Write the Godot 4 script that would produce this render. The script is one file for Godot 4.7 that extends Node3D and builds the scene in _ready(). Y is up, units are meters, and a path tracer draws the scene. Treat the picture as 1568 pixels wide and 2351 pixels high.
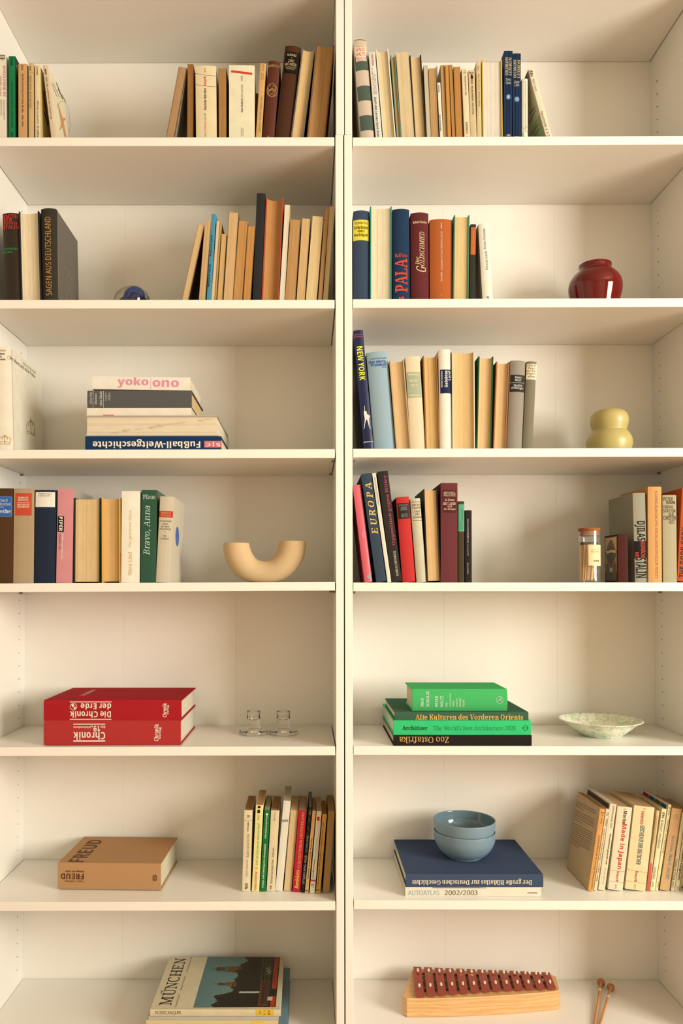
extends Node3D
# Two white bookcases seen from a chair. x: across, y: up, z: towards the camera; the fronts of the bookcases lie in z = 0, their seam at x = 0.

# the camera, solved from the corners of the shelves (pixels of the 1568 x 2351 frame)
const F := 1782.05
const PX := 701.04
const PY := 1317.88
const EYE := Vector3(-0.07817, -0.00968, 1.66894)
const TURN := Vector3(0.019475, 0.003349, -0.000472)
const BACK := -0.2619
const PANEL := 0.018
const BOARD := 0.0189

var view: Basis
var cache := {}
var tex := {}
var shelf_ends := {}
var page_n := 0

# ---------------------------------------------------------------- measuring
func ray(px: float, py: float) -> Vector3:
	return view * Vector3((px - PX) / F, -(py - PY) / F, -1.0)

func hit(px: float, py: float, p: Vector3, n: Vector3) -> Vector3:
	var d := ray(px, py)
	return EYE + d * ((p - EYE).dot(n) / d.dot(n))

func at(px: float, py: float, z: float) -> Vector3:
	return hit(px, py, Vector3(0, 0, z), Vector3.BACK)

func on(px: float, py: float, y: float) -> Vector3:
	return hit(px, py, Vector3(0, y, 0), Vector3.UP)

func scale_at(p: Vector3) -> float:
	return (view.inverse() * (EYE - p)).z / F

func seen_y(p: Vector3) -> float:
	var c := view.inverse() * (p - EYE)
	return PY + F * c.y / c.z

func shelf_y(key: String, x: float) -> float:
	var e: Array = shelf_ends[key]
	return lerpf(e[0].y, e[1].y, (x - e[0].x) / (e[1].x - e[0].x))

# ---------------------------------------------------------------- materials
func col(hex: String, gain := 1.0) -> Color:
	var c := Color(hex).srgb_to_linear()
	c = c.lerp(Color.WHITE * c.get_luminance(), 0.07)
	return Color(clampf(c.r * 0.84 * gain, 0.002, 0.9), clampf(c.g * 0.91 * gain, 0.002, 0.9), clampf(c.b * 1.02 * gain, 0.002, 0.9)).linear_to_srgb()

func mat(c: Color, kind := "paper") -> StandardMaterial3D:
	var key := kind + c.to_html()
	if cache.has(key):
		return cache[key]
	var m := StandardMaterial3D.new()
	m.resource_name = kind
	m.albedo_color = c
	m.roughness = 0.6
	m.metallic_specular = 0.35 if kind == "gloss" or kind == "leather" else 0.2
	if kind == "cloth" or kind == "linen":
		m.roughness = 0.9
		m.albedo_texture = tex[kind]
		m.uv1_triplanar = true
		m.uv1_scale = Vector3.ONE * (42.0 if kind == "linen" else 50.0)
		m.heightmap_enabled = true
		m.heightmap_texture = tex[kind]
		m.heightmap_scale = 0.02
	elif kind == "leather":
		m.roughness = 0.55
		m.albedo_texture = tex.mottle
		m.uv1_triplanar = true
		m.uv1_scale = Vector3.ONE * 30.0
	elif kind == "gloss":
		m.roughness = 0.28
	elif kind == "paper":
		m.roughness = 0.5
		m.albedo_texture = tex.mottle
		m.uv1_triplanar = true
		m.uv1_scale = Vector3.ONE * 9.0
	elif kind == "ink":
		m.roughness = 0.55
	elif kind == "foil":
		m.roughness = 0.42
		m.metallic = 0.25
	elif kind == "pages":
		m.roughness = 0.85
		m.albedo_texture = tex.pages
		m.uv1_triplanar = true
		m.uv1_scale = Vector3(16, 5, 16)
		page_n += 1
		m.uv1_offset = Vector3(fmod(page_n * 0.381, 1.0), fmod(page_n * 0.17, 1.0), fmod(page_n * 0.29, 1.0))
	cache[key] = m
	return m

func noise(sd: int, freq: float, octaves := 3) -> FastNoiseLite:
	var n := FastNoiseLite.new()
	n.seed = sd
	n.frequency = freq
	n.fractal_octaves = octaves
	return n

func picture(w: int, h: int, shade: Callable) -> ImageTexture:
	var im := Image.create(w, h, false, Image.FORMAT_RGB8)
	for y in h:
		for x in w:
			im.set_pixel(x, y, shade.call(x, y))
	return ImageTexture.create_from_image(im)

func make_textures() -> void:
	var r := RandomNumberGenerator.new()
	r.seed = 7
	var lines := []
	var group := 0.9
	for i in 512:
		if r.randf() < 0.06:
			group = r.randf_range(0.93, 1.0)
		lines.append(clampf(group * r.randf_range(0.93, 1.03) * (0.84 if r.randf() < 0.02 else 1.0), 0.0, 1.0))
	var soft := noise(3, 0.03)
	tex.pages = picture(512, 64, func(x, y):
		var v: float = lines[x] * (0.97 + 0.03 * soft.get_noise_2d(x * 0.3, y * 2.0))
		return Color(v, v * 0.985, v * 0.96))
	var thread_a := []
	var thread_b := []
	for i in 64:
		thread_a.append(r.randf_range(0.93, 1.0))
		thread_b.append(r.randf_range(0.93, 1.0))
	tex.linen = picture(256, 256, func(x, y):
		var over: bool = (x / 4 + y / 4) % 2 == 0
		var v: float = (thread_a[x / 4] if over else thread_b[y / 4]) * (0.9 if x % 4 == 0 or y % 4 == 0 else 1.0) * r.randf_range(0.9, 1.0)
		return Color(v, v, v))
	tex.cloth = picture(256, 256, func(x, y):
		var over: bool = (x / 2 + y / 2) % 2 == 0
		var v: float = 1.0 if over else 0.92
		v *= lerpf(0.97, 1.0, thread_a[(x / 2) % 64])
		return Color(v, v, v))
	var blot := noise(11, 0.02, 4)
	tex.mottle = picture(128, 128, func(x, y):
		var v: float = 0.97 + 0.03 * blot.get_noise_2d(x, y)
		return Color(v, v, v))
	var grain := noise(5, 0.05, 4)
	tex.wood = picture(512, 256, func(x, y):
		var warp: float = grain.get_noise_2d(x * 0.12, y * 0.6) * 14.0
		var ring: float = 0.5 + 0.5 * sin((y + warp) * 0.32)
		var fleck: float = 0.06 if grain.get_noise_2d(x * 0.5 + 900.0, y * 6.0) > 0.32 else 0.0
		var v: float = 0.93 + 0.07 * ring - fleck
		return Color(v, v * lerpf(0.97, 1.0, ring), v * lerpf(0.93, 1.0, ring)))
	var cell := noise(8, 0.09, 3)
	tex.cork = picture(128, 128, func(x, y):
		var n: float = cell.get_noise_2d(x, y)
		var v: float = 0.55 if n > 0.28 else 0.85 + 0.3 * n
		return Color(v, v * 0.92, v * 0.82))
	tex.speckle = picture(256, 256, func(_x, _y):
		var k: float = r.randf()
		var v: float = 0.72 if k < 0.035 else (1.0 if k > 0.96 else 0.9 + 0.04 * r.randf())
		return Color(v, v * 0.985, v * 0.96))
	var swirl := noise(21, 0.011, 3)
	var swirl_b := noise(22, 0.05, 4)
	tex.marble = picture(384, 384, func(x, y):
		var wx: float = x + 60.0 * swirl.get_noise_2d(x, y)
		var wy: float = y + 60.0 * swirl.get_noise_2d(x + 500, y + 90)
		var band: float = 0.5 + 0.5 * sin((wx * 0.035 + wy * 0.055) + 5.0 * swirl.get_noise_2d(wx, wy))
		var k: float = smoothstep(0.55, 0.95, band)
		var c := Color(0.96, 0.955, 0.91).lerp(Color(0.60, 0.73, 0.60), k * 0.75)
		if swirl_b.get_noise_2d(wx * 1.4, wy * 1.4) > 0.42:
			c = c.lerp(Color(0.36, 0.36, 0.27), 0.45)
		return c)
	tex.garden = picture(320, 224, func(x, y): return garden(x / 320.0, y / 224.0, grain) * 1.12)
	tex.arbour = picture(96, 320, func(x, y): return arbour(x / 96.0, y / 320.0, cell))

func garden(u: float, v: float, n: FastNoiseLite) -> Color:
	# a park: evening sky, two green domed towers behind dark trees, a fountain basin, red flower beds
	var k := n.get_noise_2d(u * 900.0, v * 650.0)
	var k2 := n.get_noise_2d(u * 260.0 + 70.0, v * 200.0)
	var c := Color(0.24, 0.37, 0.40).lerp(Color(0.38, 0.49, 0.47), clampf(v * 1.3 + (1.0 - u) * 0.25, 0.0, 1.0))
	for t in [[0.73, 0.05, 0.060, 0.54], [0.43, 0.155, 0.040, 0.52]]:
		var du: float = absf(u - t[0] - 0.01 * k2)
		var s: float = (v - t[1]) / (t[3] - t[1])
		var w: float = t[2]
		if s > 0.0 and s < 1.0:
			if s < 0.22:
				if du < w * 0.10 + w * 0.5 * maxf(s - 0.06, 0.0) * 4.0:
					c = Color(0.20, 0.34, 0.25)
			elif s < 0.46:
				if du < w * 0.62:
					c = Color(0.16, 0.10, 0.07) if fmod(s * 26.0, 1.0) < 0.6 else Color(0.30, 0.20, 0.12)
			elif du < w:
				c = Color(0.20, 0.34, 0.25) if s < 0.54 else (Color(0.45, 0.31, 0.16) if k > -0.1 and absf(fmod(du, 0.03) - 0.015) > 0.005 else Color(0.22, 0.13, 0.08))
	var top := 0.44 + 0.05 * k2
	top -= 0.20 * (1.0 - smoothstep(0.16, 0.34, u)) + 0.03 * sin(u * 40.0)
	top += 0.10 * smoothstep(0.62, 0.95, u)
	if v > top + 0.035 * k:
		c = Color(0.045, 0.05, 0.025).lerp(Color(0.17, 0.18, 0.06), smoothstep(0.05, 0.55, k) * 0.8)
	if v > 0.76 and v < 0.90 and u > 0.5:
		c = c.lerp(Color(0.24, 0.30, 0.07), 0.7) if fmod(v * 21.0, 1.0) < 0.5 else c
	if absf(u - 0.27) < 0.012 + 0.012 * absf(k) and v > 0.52 and v < 0.79:
		c = Color(0.62, 0.68, 0.64)
	if u > 0.02 and u < 0.50 and v > 0.775 and v < 0.90:
		c = Color(0.32, 0.17, 0.11) if v < 0.80 or u < 0.05 or u > 0.47 else Color(0.16, 0.10, 0.06).lerp(Color(0.28, 0.22, 0.14), (v - 0.8) * 6.0)
	if v > 0.90:
		c = Color(0.06, 0.06, 0.03)
	if v > 0.925 and v < 0.985 and (u < 0.2 or u > 0.34) and k > -0.3:
		c = Color(0.60, 0.19, 0.05)
	if (absf(u - 0.15) < 0.035 and v > 0.885 and v < 0.95) or (absf(u - 0.7) < 0.08 and v > 0.83 and v < 0.90 and k > 0.12):
		c = Color(0.60, 0.62, 0.60)
	return c

func arbour(u: float, v: float, n: FastNoiseLite) -> Color:
	# a small ornamental print: grey-green arch with a fruiting tree, a banner, a path and bushes
	var paper := Color(0.72, 0.62, 0.42)
	var k := n.get_noise_2d(u * 220.0, v * 700.0)
	var c := paper
	if absf(u - 0.5) > 0.46 and fmod(v * 22.0, 1.0) < 0.4 and v > 0.3:
		c = Color(0.5, 0.2, 0.1)
	var arch := 0.40 * sqrt(clampf((v - 0.06) / 0.22, 0.0, 1.0))
	if absf(u - 0.5) < arch:
		c = Color(0.33, 0.37, 0.31)
	if absf(u - 0.5) < 0.42 * smoothstep(0.12, 0.42, v) * (1.0 - smoothstep(0.44, 0.62, v)) + 0.02 and k > -0.12 and v > 0.14 and v < 0.6:
		c = Color(0.14, 0.17, 0.10)
	for p in [[0.5, 0.10], [0.68, 0.18], [0.3, 0.2], [0.72, 0.255], [0.26, 0.27], [0.1, 0.36], [0.92, 0.34], [0.12, 0.62], [0.9, 0.6]]:
		if Vector2((u - p[0]), (v - p[1]) * 3.3).length() < 0.075:
			c = Color(0.55, 0.14, 0.09)
	var wave := 0.325 + 0.012 * sin(u * 9.0)
	if absf(v - wave) < 0.03 and u > 0.1 and u < 0.9:
		c = Color(0.80, 0.68, 0.47)
	if absf(v - 0.55) < 0.05 and absf(absf(u - 0.5) - 0.2) < 0.06:
		c = Color(0.48, 0.16, 0.14)
	if absf(u - 0.5) < 0.055 and v > 0.48 and v < 0.70:
		c = Color(0.23, 0.12, 0.04)
	if v > 0.80:
		c = Color(0.19, 0.22, 0.09)
	if v > 0.62 and v < 0.95 and absf(absf(u - 0.5) - 0.32) < 0.13:
		c = Color(0.36, 0.30, 0.24) if fmod(v * 24.0 + absf(u - 0.5) * 4.0, 1.0) < 0.62 else Color(0.10, 0.09, 0.08)
	if Vector2(u - 0.5, (v - 0.735) * 3.3).length() < 0.14 or (absf(u - 0.5) < 0.09 and v > 0.74 and v < 0.80):
		c = Color(0.74, 0.62, 0.42)
	return c

# ---------------------------------------------------------------- shapes
func builder() -> SurfaceTool:
	var st := SurfaceTool.new()
	st.begin(Mesh.PRIMITIVE_TRIANGLES)
	return st

func tri(st: SurfaceTool, a: Vector3, b: Vector3, c: Vector3, na: Vector3, nb: Vector3, nc: Vector3) -> void:
	var flip := (b - a).cross(c - a).dot(na + nb + nc) > 0.0
	var order := [[a, na], [c, nc], [b, nb]] if flip else [[a, na], [b, nb], [c, nc]]
	for o in order:
		st.set_normal(o[1])
		st.add_vertex(o[0])

func quad(st: SurfaceTool, a: Vector3, b: Vector3, c: Vector3, d: Vector3, na: Vector3, nb: Vector3, nc: Vector3, nd: Vector3) -> void:
	tri(st, a, b, c, na, nb, nc)
	tri(st, a, c, d, na, nc, nd)

func triangles(p: PackedVector2Array) -> PackedInt32Array:
	var big := PackedVector2Array()
	for v in p:
		big.append(v * 1000.0)
	return Geometry2D.triangulate_polygon(big)

# a profile in (x, z) drawn up from y0 to y1 with chamfered ends
func prism(st: SurfaceTool, prof: PackedVector2Array, y0: float, y1: float, bev := 0.0, frame := Transform3D()) -> void:
	var area := 0.0
	var n: int = prof.size()
	for i in n:
		area += prof[i].cross(prof[(i + 1) % n])
	if area < 0.0:
		prof = prof.duplicate()
		prof.reverse()
	var en := []
	var span := []
	for i in n:
		var d := prof[(i + 1) % n] - prof[i]
		span.append(d.length())
		d = d.normalized()
		en.append(Vector2(d.y, -d.x))
	var inset := PackedVector2Array()
	var smooth := []
	for i in n:
		var a: Vector2 = en[(i + n - 1) % n]
		var b: Vector2 = en[i]
		var dot := a.dot(b)
		inset.append(prof[i] - (a + b) / maxf(1.0 + dot, 0.5) * bev)
		var soft: Vector2 = (a * span[(i + n - 1) % n] + b * span[i]).normalized()  # the longer side stays flat
		smooth.append([soft, soft] if dot > 0.75 else [a, b])
	var rings := [[y0 + bev, prof], [y1 - bev, prof]]
	if bev > 0.0:
		rings = [[y0, inset], [y0 + bev, prof], [y1 - bev, prof], [y1, inset]]
	for k in rings.size() - 1:
		var tilt := 0.0
		if rings.size() == 4:
			tilt = [-0.7, 0.0, 0.7][k]
		for i in n:
			var j := (i + 1) % n
			var p: PackedVector2Array = rings[k][1]
			var q: PackedVector2Array = rings[k + 1][1]
			var ni: Vector2 = smooth[i][1]
			var nj: Vector2 = smooth[j][0]
			var a := frame.basis * Vector3(ni.x, tilt, ni.y).normalized()
			var b := frame.basis * Vector3(nj.x, tilt, nj.y).normalized()
			quad(st, frame * Vector3(p[i].x, rings[k][0], p[i].y), frame * Vector3(p[j].x, rings[k][0], p[j].y), frame * Vector3(q[j].x, rings[k + 1][0], q[j].y), frame * Vector3(q[i].x, rings[k + 1][0], q[i].y), a, b, b, a)
	var ends: PackedVector2Array = inset if bev > 0.0 else prof
	var t := triangles(ends)
	for s in [[y0, -1.0], [y1, 1.0]]:
		var up: Vector3 = frame.basis * Vector3(0, s[1], 0)
		for i in range(0, t.size(), 3):
			tri(st, frame * Vector3(ends[t[i]].x, s[0], ends[t[i]].y), frame * Vector3(ends[t[i + 1]].x, s[0], ends[t[i + 1]].y), frame * Vector3(ends[t[i + 2]].x, s[0], ends[t[i + 2]].y), up, up, up)

func rect(x0: float, x1: float, z0: float, z1: float, r := 0.0, steps := 3) -> PackedVector2Array:
	var p := PackedVector2Array()
	if r <= 0.0:
		for v in [Vector2(x0, z0), Vector2(x1, z0), Vector2(x1, z1), Vector2(x0, z1)]:
			p.append(v)
		return p
	for k in 4:
		var c := Vector2([x1 - r, x1 - r, x0 + r, x0 + r][k], [z0 + r, z1 - r, z1 - r, z0 + r][k])
		for i in steps + 1:
			var a := (k - 1 + i / float(steps)) * PI / 2
			p.append(c + Vector2(cos(a), sin(a)) * r)
	return p

func box(st: SurfaceTool, lo: Vector3, hi: Vector3, bev := 0.0) -> void:
	prism(st, rect(lo.x, hi.x, lo.z, hi.z, bev, 2), lo.y, hi.y, bev * 0.7)

# rings of points joined into a smooth skin; the rings run round, the list runs along
func skin(st: SurfaceTool, rings: Array, out := 1.0, uv := false, caps := false) -> void:
	var m: int = rings.size()
	var n: int = rings[0].size()
	var nor := []
	for i in m:
		var row := PackedVector3Array()
		for j in n:
			var a: Vector3 = rings[mini(i + 1, m - 1)][j] - rings[maxi(i - 1, 0)][j]
			var b: Vector3 = rings[i][(j + 1) % n] - rings[i][(j + n - 1) % n]
			if b.length() < 1e-7:
				var k := mini(i + 1, m - 1) if i == 0 else maxi(i - 1, 0)
				b = rings[k][(j + 1) % n] - rings[k][(j + n - 1) % n]
			row.append(b.cross(a).normalized() * out)
		nor.append(row)
	for i in m - 1:
		for j in n:
			var k := (j + 1) % n
			var q := [[rings[i][j], nor[i][j], j, i], [rings[i][k], nor[i][k], j + 1, i], [rings[i + 1][k], nor[i + 1][k], j + 1, i + 1], [rings[i + 1][j], nor[i + 1][j], j, i + 1]]
			for t in [[0, 1, 2], [0, 2, 3]]:
				var a: Vector3 = q[t[0]][0]
				var b: Vector3 = q[t[1]][0]
				var c: Vector3 = q[t[2]][0]
				var face := (b - a).cross(c - a)
				if face.length() < 1e-12:
					continue
				var o: Array = [t[0], t[1], t[2]]
				if face.dot(q[t[0]][1] + q[t[1]][1] + q[t[2]][1]) > 0.0:
					o = [t[0], t[2], t[1]]
				for s in o:
					st.set_normal(q[s][1])
					if uv:
						st.set_uv(Vector2(q[s][2] / float(n) * 2.0, q[s][3] / float(m - 1)))
					st.add_vertex(q[s][0])
	if caps:
		for e in [0, m - 1]:
			var mid := Vector3.ZERO
			for p in rings[e]:
				mid += p / n
			var dir: Vector3 = (mid - rings[1 if e == 0 else m - 2][0])
			var up: Vector3 = (rings[e][1] - mid).cross(rings[e][0] - mid).normalized()
			up *= signf(up.dot(dir)) if up.dot(dir) != 0.0 else 1.0
			for j in n:
				tri(st, mid, rings[e][j], rings[e][(j + 1) % n], up, up, up)

func lathe_rings(prof: Array, seg := 48, at_point := Vector3.ZERO) -> Array:
	var rings := []
	for p in prof:
		var ring := PackedVector3Array()
		for j in seg:
			var a := TAU * j / seg
			ring.append(at_point + Vector3(cos(a) * p[0], p[1], sin(a) * p[0]))
		rings.append(ring)
	return rings

func lathe(st: SurfaceTool, prof: Array, seg := 48, at_point := Vector3.ZERO) -> void:
	skin(st, lathe_rings(prof, seg, at_point), -1.0)

# a smooth curve through (radius, height) points
func curve(pts: Array, steps := 6) -> Array:
	var out := []
	var floor_y: float = pts[0][1]
	for p in pts:
		floor_y = minf(floor_y, p[1])
	for i in pts.size() - 1:
		var p0 := Vector2(pts[maxi(i - 1, 0)][0], pts[maxi(i - 1, 0)][1])
		var p1 := Vector2(pts[i][0], pts[i][1])
		var p2 := Vector2(pts[i + 1][0], pts[i + 1][1])
		var p3 := Vector2(pts[mini(i + 2, pts.size() - 1)][0], pts[mini(i + 2, pts.size() - 1)][1])
		for k in steps:
			var v := p1.cubic_interpolate(p2, p0, p3, k / float(steps))
			out.append([maxf(v.x, 0.0), maxf(v.y, floor_y)])
	out.append(pts[-1])
	return out

func tube(st: SurfaceTool, path: Array, radii: Array, seg := 16, caps := true) -> void:
	var rings := []
	var m := path.size()
	for i in m:
		var d: Vector3 = (path[mini(i + 1, m - 1)] - path[maxi(i - 1, 0)]).normalized()
		var side := d.cross(Vector3.BACK if absf(d.z) < 0.9 else Vector3.RIGHT).normalized()
		var up := side.cross(d)
		var ring := PackedVector3Array()
		for j in seg:
			var a := TAU * j / seg
			ring.append(path[i] + (side * cos(a) + up * sin(a)) * radii[i])
		rings.append(ring)
	skin(st, rings, -1.0, false, caps)

# ---------------------------------------------------------------- things and parts
func numbered(called: String, parent: Node = self) -> String:
	var k := 0
	var n := called
	while parent.has_node(n):
		k += 1
		n = "%s_%03d" % [called, k]
	return n

func thing(called: String, label: String, category: String, where := Vector3.ZERO, group := "") -> Node3D:
	var o := Node3D.new()
	o.name = numbered(called)
	add_child(o)
	o.position = where
	o.set_meta("label", label)
	o.set_meta("category", category)
	if group:
		o.set_meta("group", group)
	return o

func part(called: String, st: SurfaceTool, m: Material, parent: Node = self) -> MeshInstance3D:
	var o := MeshInstance3D.new()
	o.name = numbered(called, parent)
	o.mesh = st.commit()
	o.mesh.surface_set_material(0, m)
	parent.add_child(o)
	return o

func struct_part(called: String, st: SurfaceTool, m: Material) -> MeshInstance3D:
	var o := part(called, st, m)
	o.set_meta("kind", "structure")
	return o

func add_box(called: String, lo: Vector3, hi: Vector3, m: Material, parent: Node = self, bev := 0.0) -> MeshInstance3D:
	var st := builder()
	box(st, lo, hi, bev)
	return part(called, st, m, parent)

# ---------------------------------------------------------------- books
# A book is built upright: x across its thickness t (centre 0), y up, z = 0 its front, going back to -d.
func spine_z(b: Dictionary, x: float) -> float:
	return -b.bulge * pow(2.0 * x / b.t, 2.0)

func book_mesh(b: Dictionary, n: Node3D) -> void:
	var t: float = b.t
	var d: float = b.d
	var h: float = b.h
	var hard: bool = b.kind[0] == "h"
	var spine_out: bool = b.kind[1] == "s"
	var c: float = minf(0.0026, t * 0.16) if hard else minf(0.0007, t * 0.12)
	var lip: float = 0.0030 if hard else 0.0003
	var w := t / 2
	var p := PackedVector2Array()
	# the cover as a U, written with its spine at z = 0
	p.append(Vector2(-w, -d))
	if hard:
		p.append(Vector2(-w, -b.bulge - 0.0105))
		p.append(Vector2(-w + 0.0009, -b.bulge - 0.0075))
		p.append(Vector2(-w, -b.bulge - 0.0045))
	for i in 13:
		var x := lerpf(-w, w, i / 12.0)
		p.append(Vector2(x, spine_z(b, x)))
	if hard:
		p.append(Vector2(w, -b.bulge - 0.0045))
		p.append(Vector2(w - 0.0009, -b.bulge - 0.0075))
		p.append(Vector2(w, -b.bulge - 0.0105))
	p.append(Vector2(w, -d))
	p.append(Vector2(w - c, -d))
	for i in 9:
		var x := lerpf(w - c, -w + c, i / 8.0)
		p.append(Vector2(x, spine_z(b, x) - c))
	p.append(Vector2(-w + c, -d))
	var q := PackedVector2Array()
	var e: float = c + 0.00015
	for i in 9:
		var x := lerpf(-w + e, w - e, i / 8.0)
		q.append(Vector2(x, spine_z(b, x) - c - (0.0012 if hard else 0.0002)))
	var hollow: float = (0.10 * t) if hard else 0.0
	hollow = b.get("hollow", hollow)
	for i in 9:
		var x := lerpf(w - e, -w + e, i / 8.0)
		q.append(Vector2(x, -d + lip + hollow * (1.0 - pow(2.0 * x / (t - 2.0 * e), 2.0))))
	if not spine_out:
		for k in p.size():
			p[k] = Vector2(p[k].x, -d - p[k].y)
		for k in q.size():
			q[k] = Vector2(q[k].x, -d - q[k].y)
	var kind: String = b.get("mat", "cloth" if hard else "paper")
	var cover := builder()
	prism(cover, p, 0.0, h, 0.0005 if hard else 0.0002)
	part("cover", cover, mat(b.cover, kind), n)
	var pages := builder()
	prism(pages, q, lip, h - lip, 0.0)
	part("page_block", pages, mat(b.pages, "pages"), n)

# where a mark goes: face f front, r / l the covers, t the upper cover of a lying book
func face_of(b: Dictionary, face: String) -> Array:
	var k: Basis = b.node.global_basis if b.node.is_inside_tree() else b.node.basis
	var o: Vector3 = b.node.position
	if face == "f":
		return [o, k.z]
	if face == "r":
		return [o + k.x * b.t / 2, k.x]
	return [o - k.x * b.t / 2, -k.x]

func mark_basis(b: Dictionary, face: String, dir: String) -> Basis:
	var k: Basis = b.node.basis
	var right: Vector3
	var up: Vector3
	if face == "f":
		var frame: Basis = b.frame
		right = frame.x
		up = frame.y
	elif face == "r":
		right = -k.z
		up = k.y
	elif face == "l":
		right = k.z
		up = k.y
	else:
		right = k.y
		up = -k.z
	var a: float = {"h": 0.0, "u": PI / 2, "d": -PI / 2, "i": PI}[dir]
	var n := right.cross(up)
	return Basis(right.rotated(n, a), up.rotated(n, a), n)

func onto(b: Dictionary, face: String, p: Vector3, lift: float) -> Vector3:
	var q: Vector3 = b.node.transform.affine_inverse() * p
	if face == "f":
		q.z = spine_z(b, clampf(q.x, -b.t / 2, b.t / 2)) * (1.0 if b.kind[1] == "s" else 0.0) + lift
	elif face == "r":
		q.x = b.t / 2 + lift
	else:
		q.x = -b.t / 2 - lift
	return q

func font(code: String) -> Font:
	if cache.has("font" + code):
		return cache["font" + code]
	var f := SystemFont.new()
	f.font_names = PackedStringArray([{"s": "Droid Sans", "b": "Droid Sans", "r": "Droid Serif", "R": "Droid Serif", "m": "Droid Sans Mono"}[code[0]]])
	f.font_weight = 700 if code[0] == "b" or code[0] == "R" else 400
	cache["font" + code] = f
	return f

func letters(text: String, code: String) -> PackedVector3Array:
	var t := TextMesh.new()
	t.text = text
	t.font = font(code)
	t.font_size = 24
	t.pixel_size = 0.01
	t.depth = 0.0
	t.curve_step = 1.0
	var arrays := t.get_mesh_arrays()
	var corner: PackedVector3Array = arrays[Mesh.ARRAY_VERTEX]
	var v := PackedVector3Array()
	for i in arrays[Mesh.ARRAY_INDEX]:
		v.append(corner[i])
	var box := AABB(v[0], Vector3.ZERO)
	for p in v:
		box = box.expand(p)
	var out := PackedVector3Array()
	var slant := 0.22 if code.length() > 1 else 0.0
	var mid := box.get_center()
	for p in v:
		var q := (p - mid) / box.size.max(Vector3.ONE * 1e-6)
		out.append(Vector3(q.x, q.y, 0.0))
	if slant > 0.0:
		var lean := slant * box.size.y / box.size.x
		for i in out.size():
			out[i].x = out[i].x * (1.0 - lean) + out[i].y * lean
	return out

# lettering: centre in pixels; length and height in pixels on the front, in millimetres on the other faces
func print_text(b: Dictionary, face: String, text: String, code: String, hex: String, px: float, py: float, length: float, height: float, dir: String) -> void:
	var pl := face_of(b, face)
	var c := hit(px, py, pl[0], pl[1])
	var s := scale_at(c) if face == "f" else 0.001
	var k := mark_basis(b, face, dir)
	var st := builder()
	var n: Vector3 = (b.node.basis.inverse() * pl[1]).normalized()
	var v := letters(text, code)
	var curved: bool = face == "f" and b.bulge > 0.0012 and b.kind[1] == "s"
	var inv: Transform3D = b.node.transform.affine_inverse()
	for i in range(0, v.size(), 3):
		var todo := [[c + k.x * v[i].x * length * s + k.y * v[i].y * height * s, c + k.x * v[i + 1].x * length * s + k.y * v[i + 1].y * height * s, c + k.x * v[i + 2].x * length * s + k.y * v[i + 2].y * height * s]]
		while not todo.is_empty():
			var t: Array = todo.pop_back()
			if curved:
				var x := [(inv * t[0]).x, (inv * t[1]).x, (inv * t[2]).x]
				var far := 0
				for j in 3:
					if absf(x[j] - x[(j + 1) % 3]) > absf(x[far] - x[(far + 1) % 3]):
						far = j
				if absf(x[far] - x[(far + 1) % 3]) > b.t / 7.0:
					var m: Vector3 = (t[far] + t[(far + 1) % 3]) / 2
					todo.append([t[far], m, t[(far + 2) % 3]])
					todo.append([m, t[(far + 1) % 3], t[(far + 2) % 3]])
					continue
			tri(st, onto(b, face, t[0], 0.0005), onto(b, face, t[1], 0.0005), onto(b, face, t[2], 0.0005), n, n, n)
	part("lettering", st, mat(col(hex, b.gain), "ink"), b.node)

func print_poly(b: Dictionary, face: String, hex: String, pts: PackedVector2Array, lift := 0.0003, called := "emblem") -> void:
	var pl := face_of(b, face)
	var n: Vector3 = (b.node.basis.inverse() * pl[1]).normalized()
	var st := builder()
	var t := Geometry2D.triangulate_polygon(pts)
	for i in range(0, t.size(), 3):
		var q := []
		for j in 3:
			q.append(onto(b, face, hit(pts[t[i + j]].x, pts[t[i + j]].y, pl[0], pl[1]), lift + 0.0001))
		tri(st, q[0], q[1], q[2], n, n, n)
	part(called, st, mat(col(hex, b.gain), "ink"), b.node)

# a strip along pixel points, w pixels wide
func print_line(b: Dictionary, face: String, hex: String, pts: Array, w := 1.0, lift := 0.0004, called := "emblem") -> void:
	var pl := face_of(b, face)
	var n: Vector3 = (b.node.basis.inverse() * pl[1]).normalized()
	var st := builder()
	var fine := []
	for i in pts.size() - 1:
		var steps := ceili(absf(pts[i + 1][1 if b.lying else 0] - pts[i][1 if b.lying else 0]) / 3.0) if face == "f" else 1
		for k in maxi(steps, 1):
			var f := k / float(maxi(steps, 1))
			fine.append([lerpf(pts[i][0], pts[i + 1][0], f), lerpf(pts[i][1], pts[i + 1][1], f)])
	fine.append(pts[-1])
	pts = fine
	for i in pts.size() - 1:
		var a := Vector2(pts[i][0], pts[i][1])
		var e := Vector2(pts[i + 1][0], pts[i + 1][1])
		var s := (e - a).orthogonal().normalized() * w / 2
		var q := []
		for p in [a - s, a + s, e + s, e - s]:
			q.append(onto(b, face, hit(p.x, p.y, pl[0], pl[1]), lift))
		quad(st, q[0], q[1], q[2], q[3], n, n, n, n)
	part(called, st, mat(col(hex, b.gain), "ink"), b.node)

func ellipse(px: float, py: float, rx: float, ry: float, steps := 28) -> PackedVector2Array:
	var p := PackedVector2Array()
	for i in steps:
		p.append(Vector2(px + cos(TAU * i / steps) * rx, py + sin(TAU * i / steps) * ry))
	return p

func ring_pts(px: float, py: float, rx: float, ry: float, from := 0.0, to := TAU, steps := 26) -> Array:
	var p := []
	for i in steps + 1:
		var a := lerpf(from, to, i / float(steps))
		p.append([px + cos(a) * rx, py + sin(a) * ry])
	return p

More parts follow.
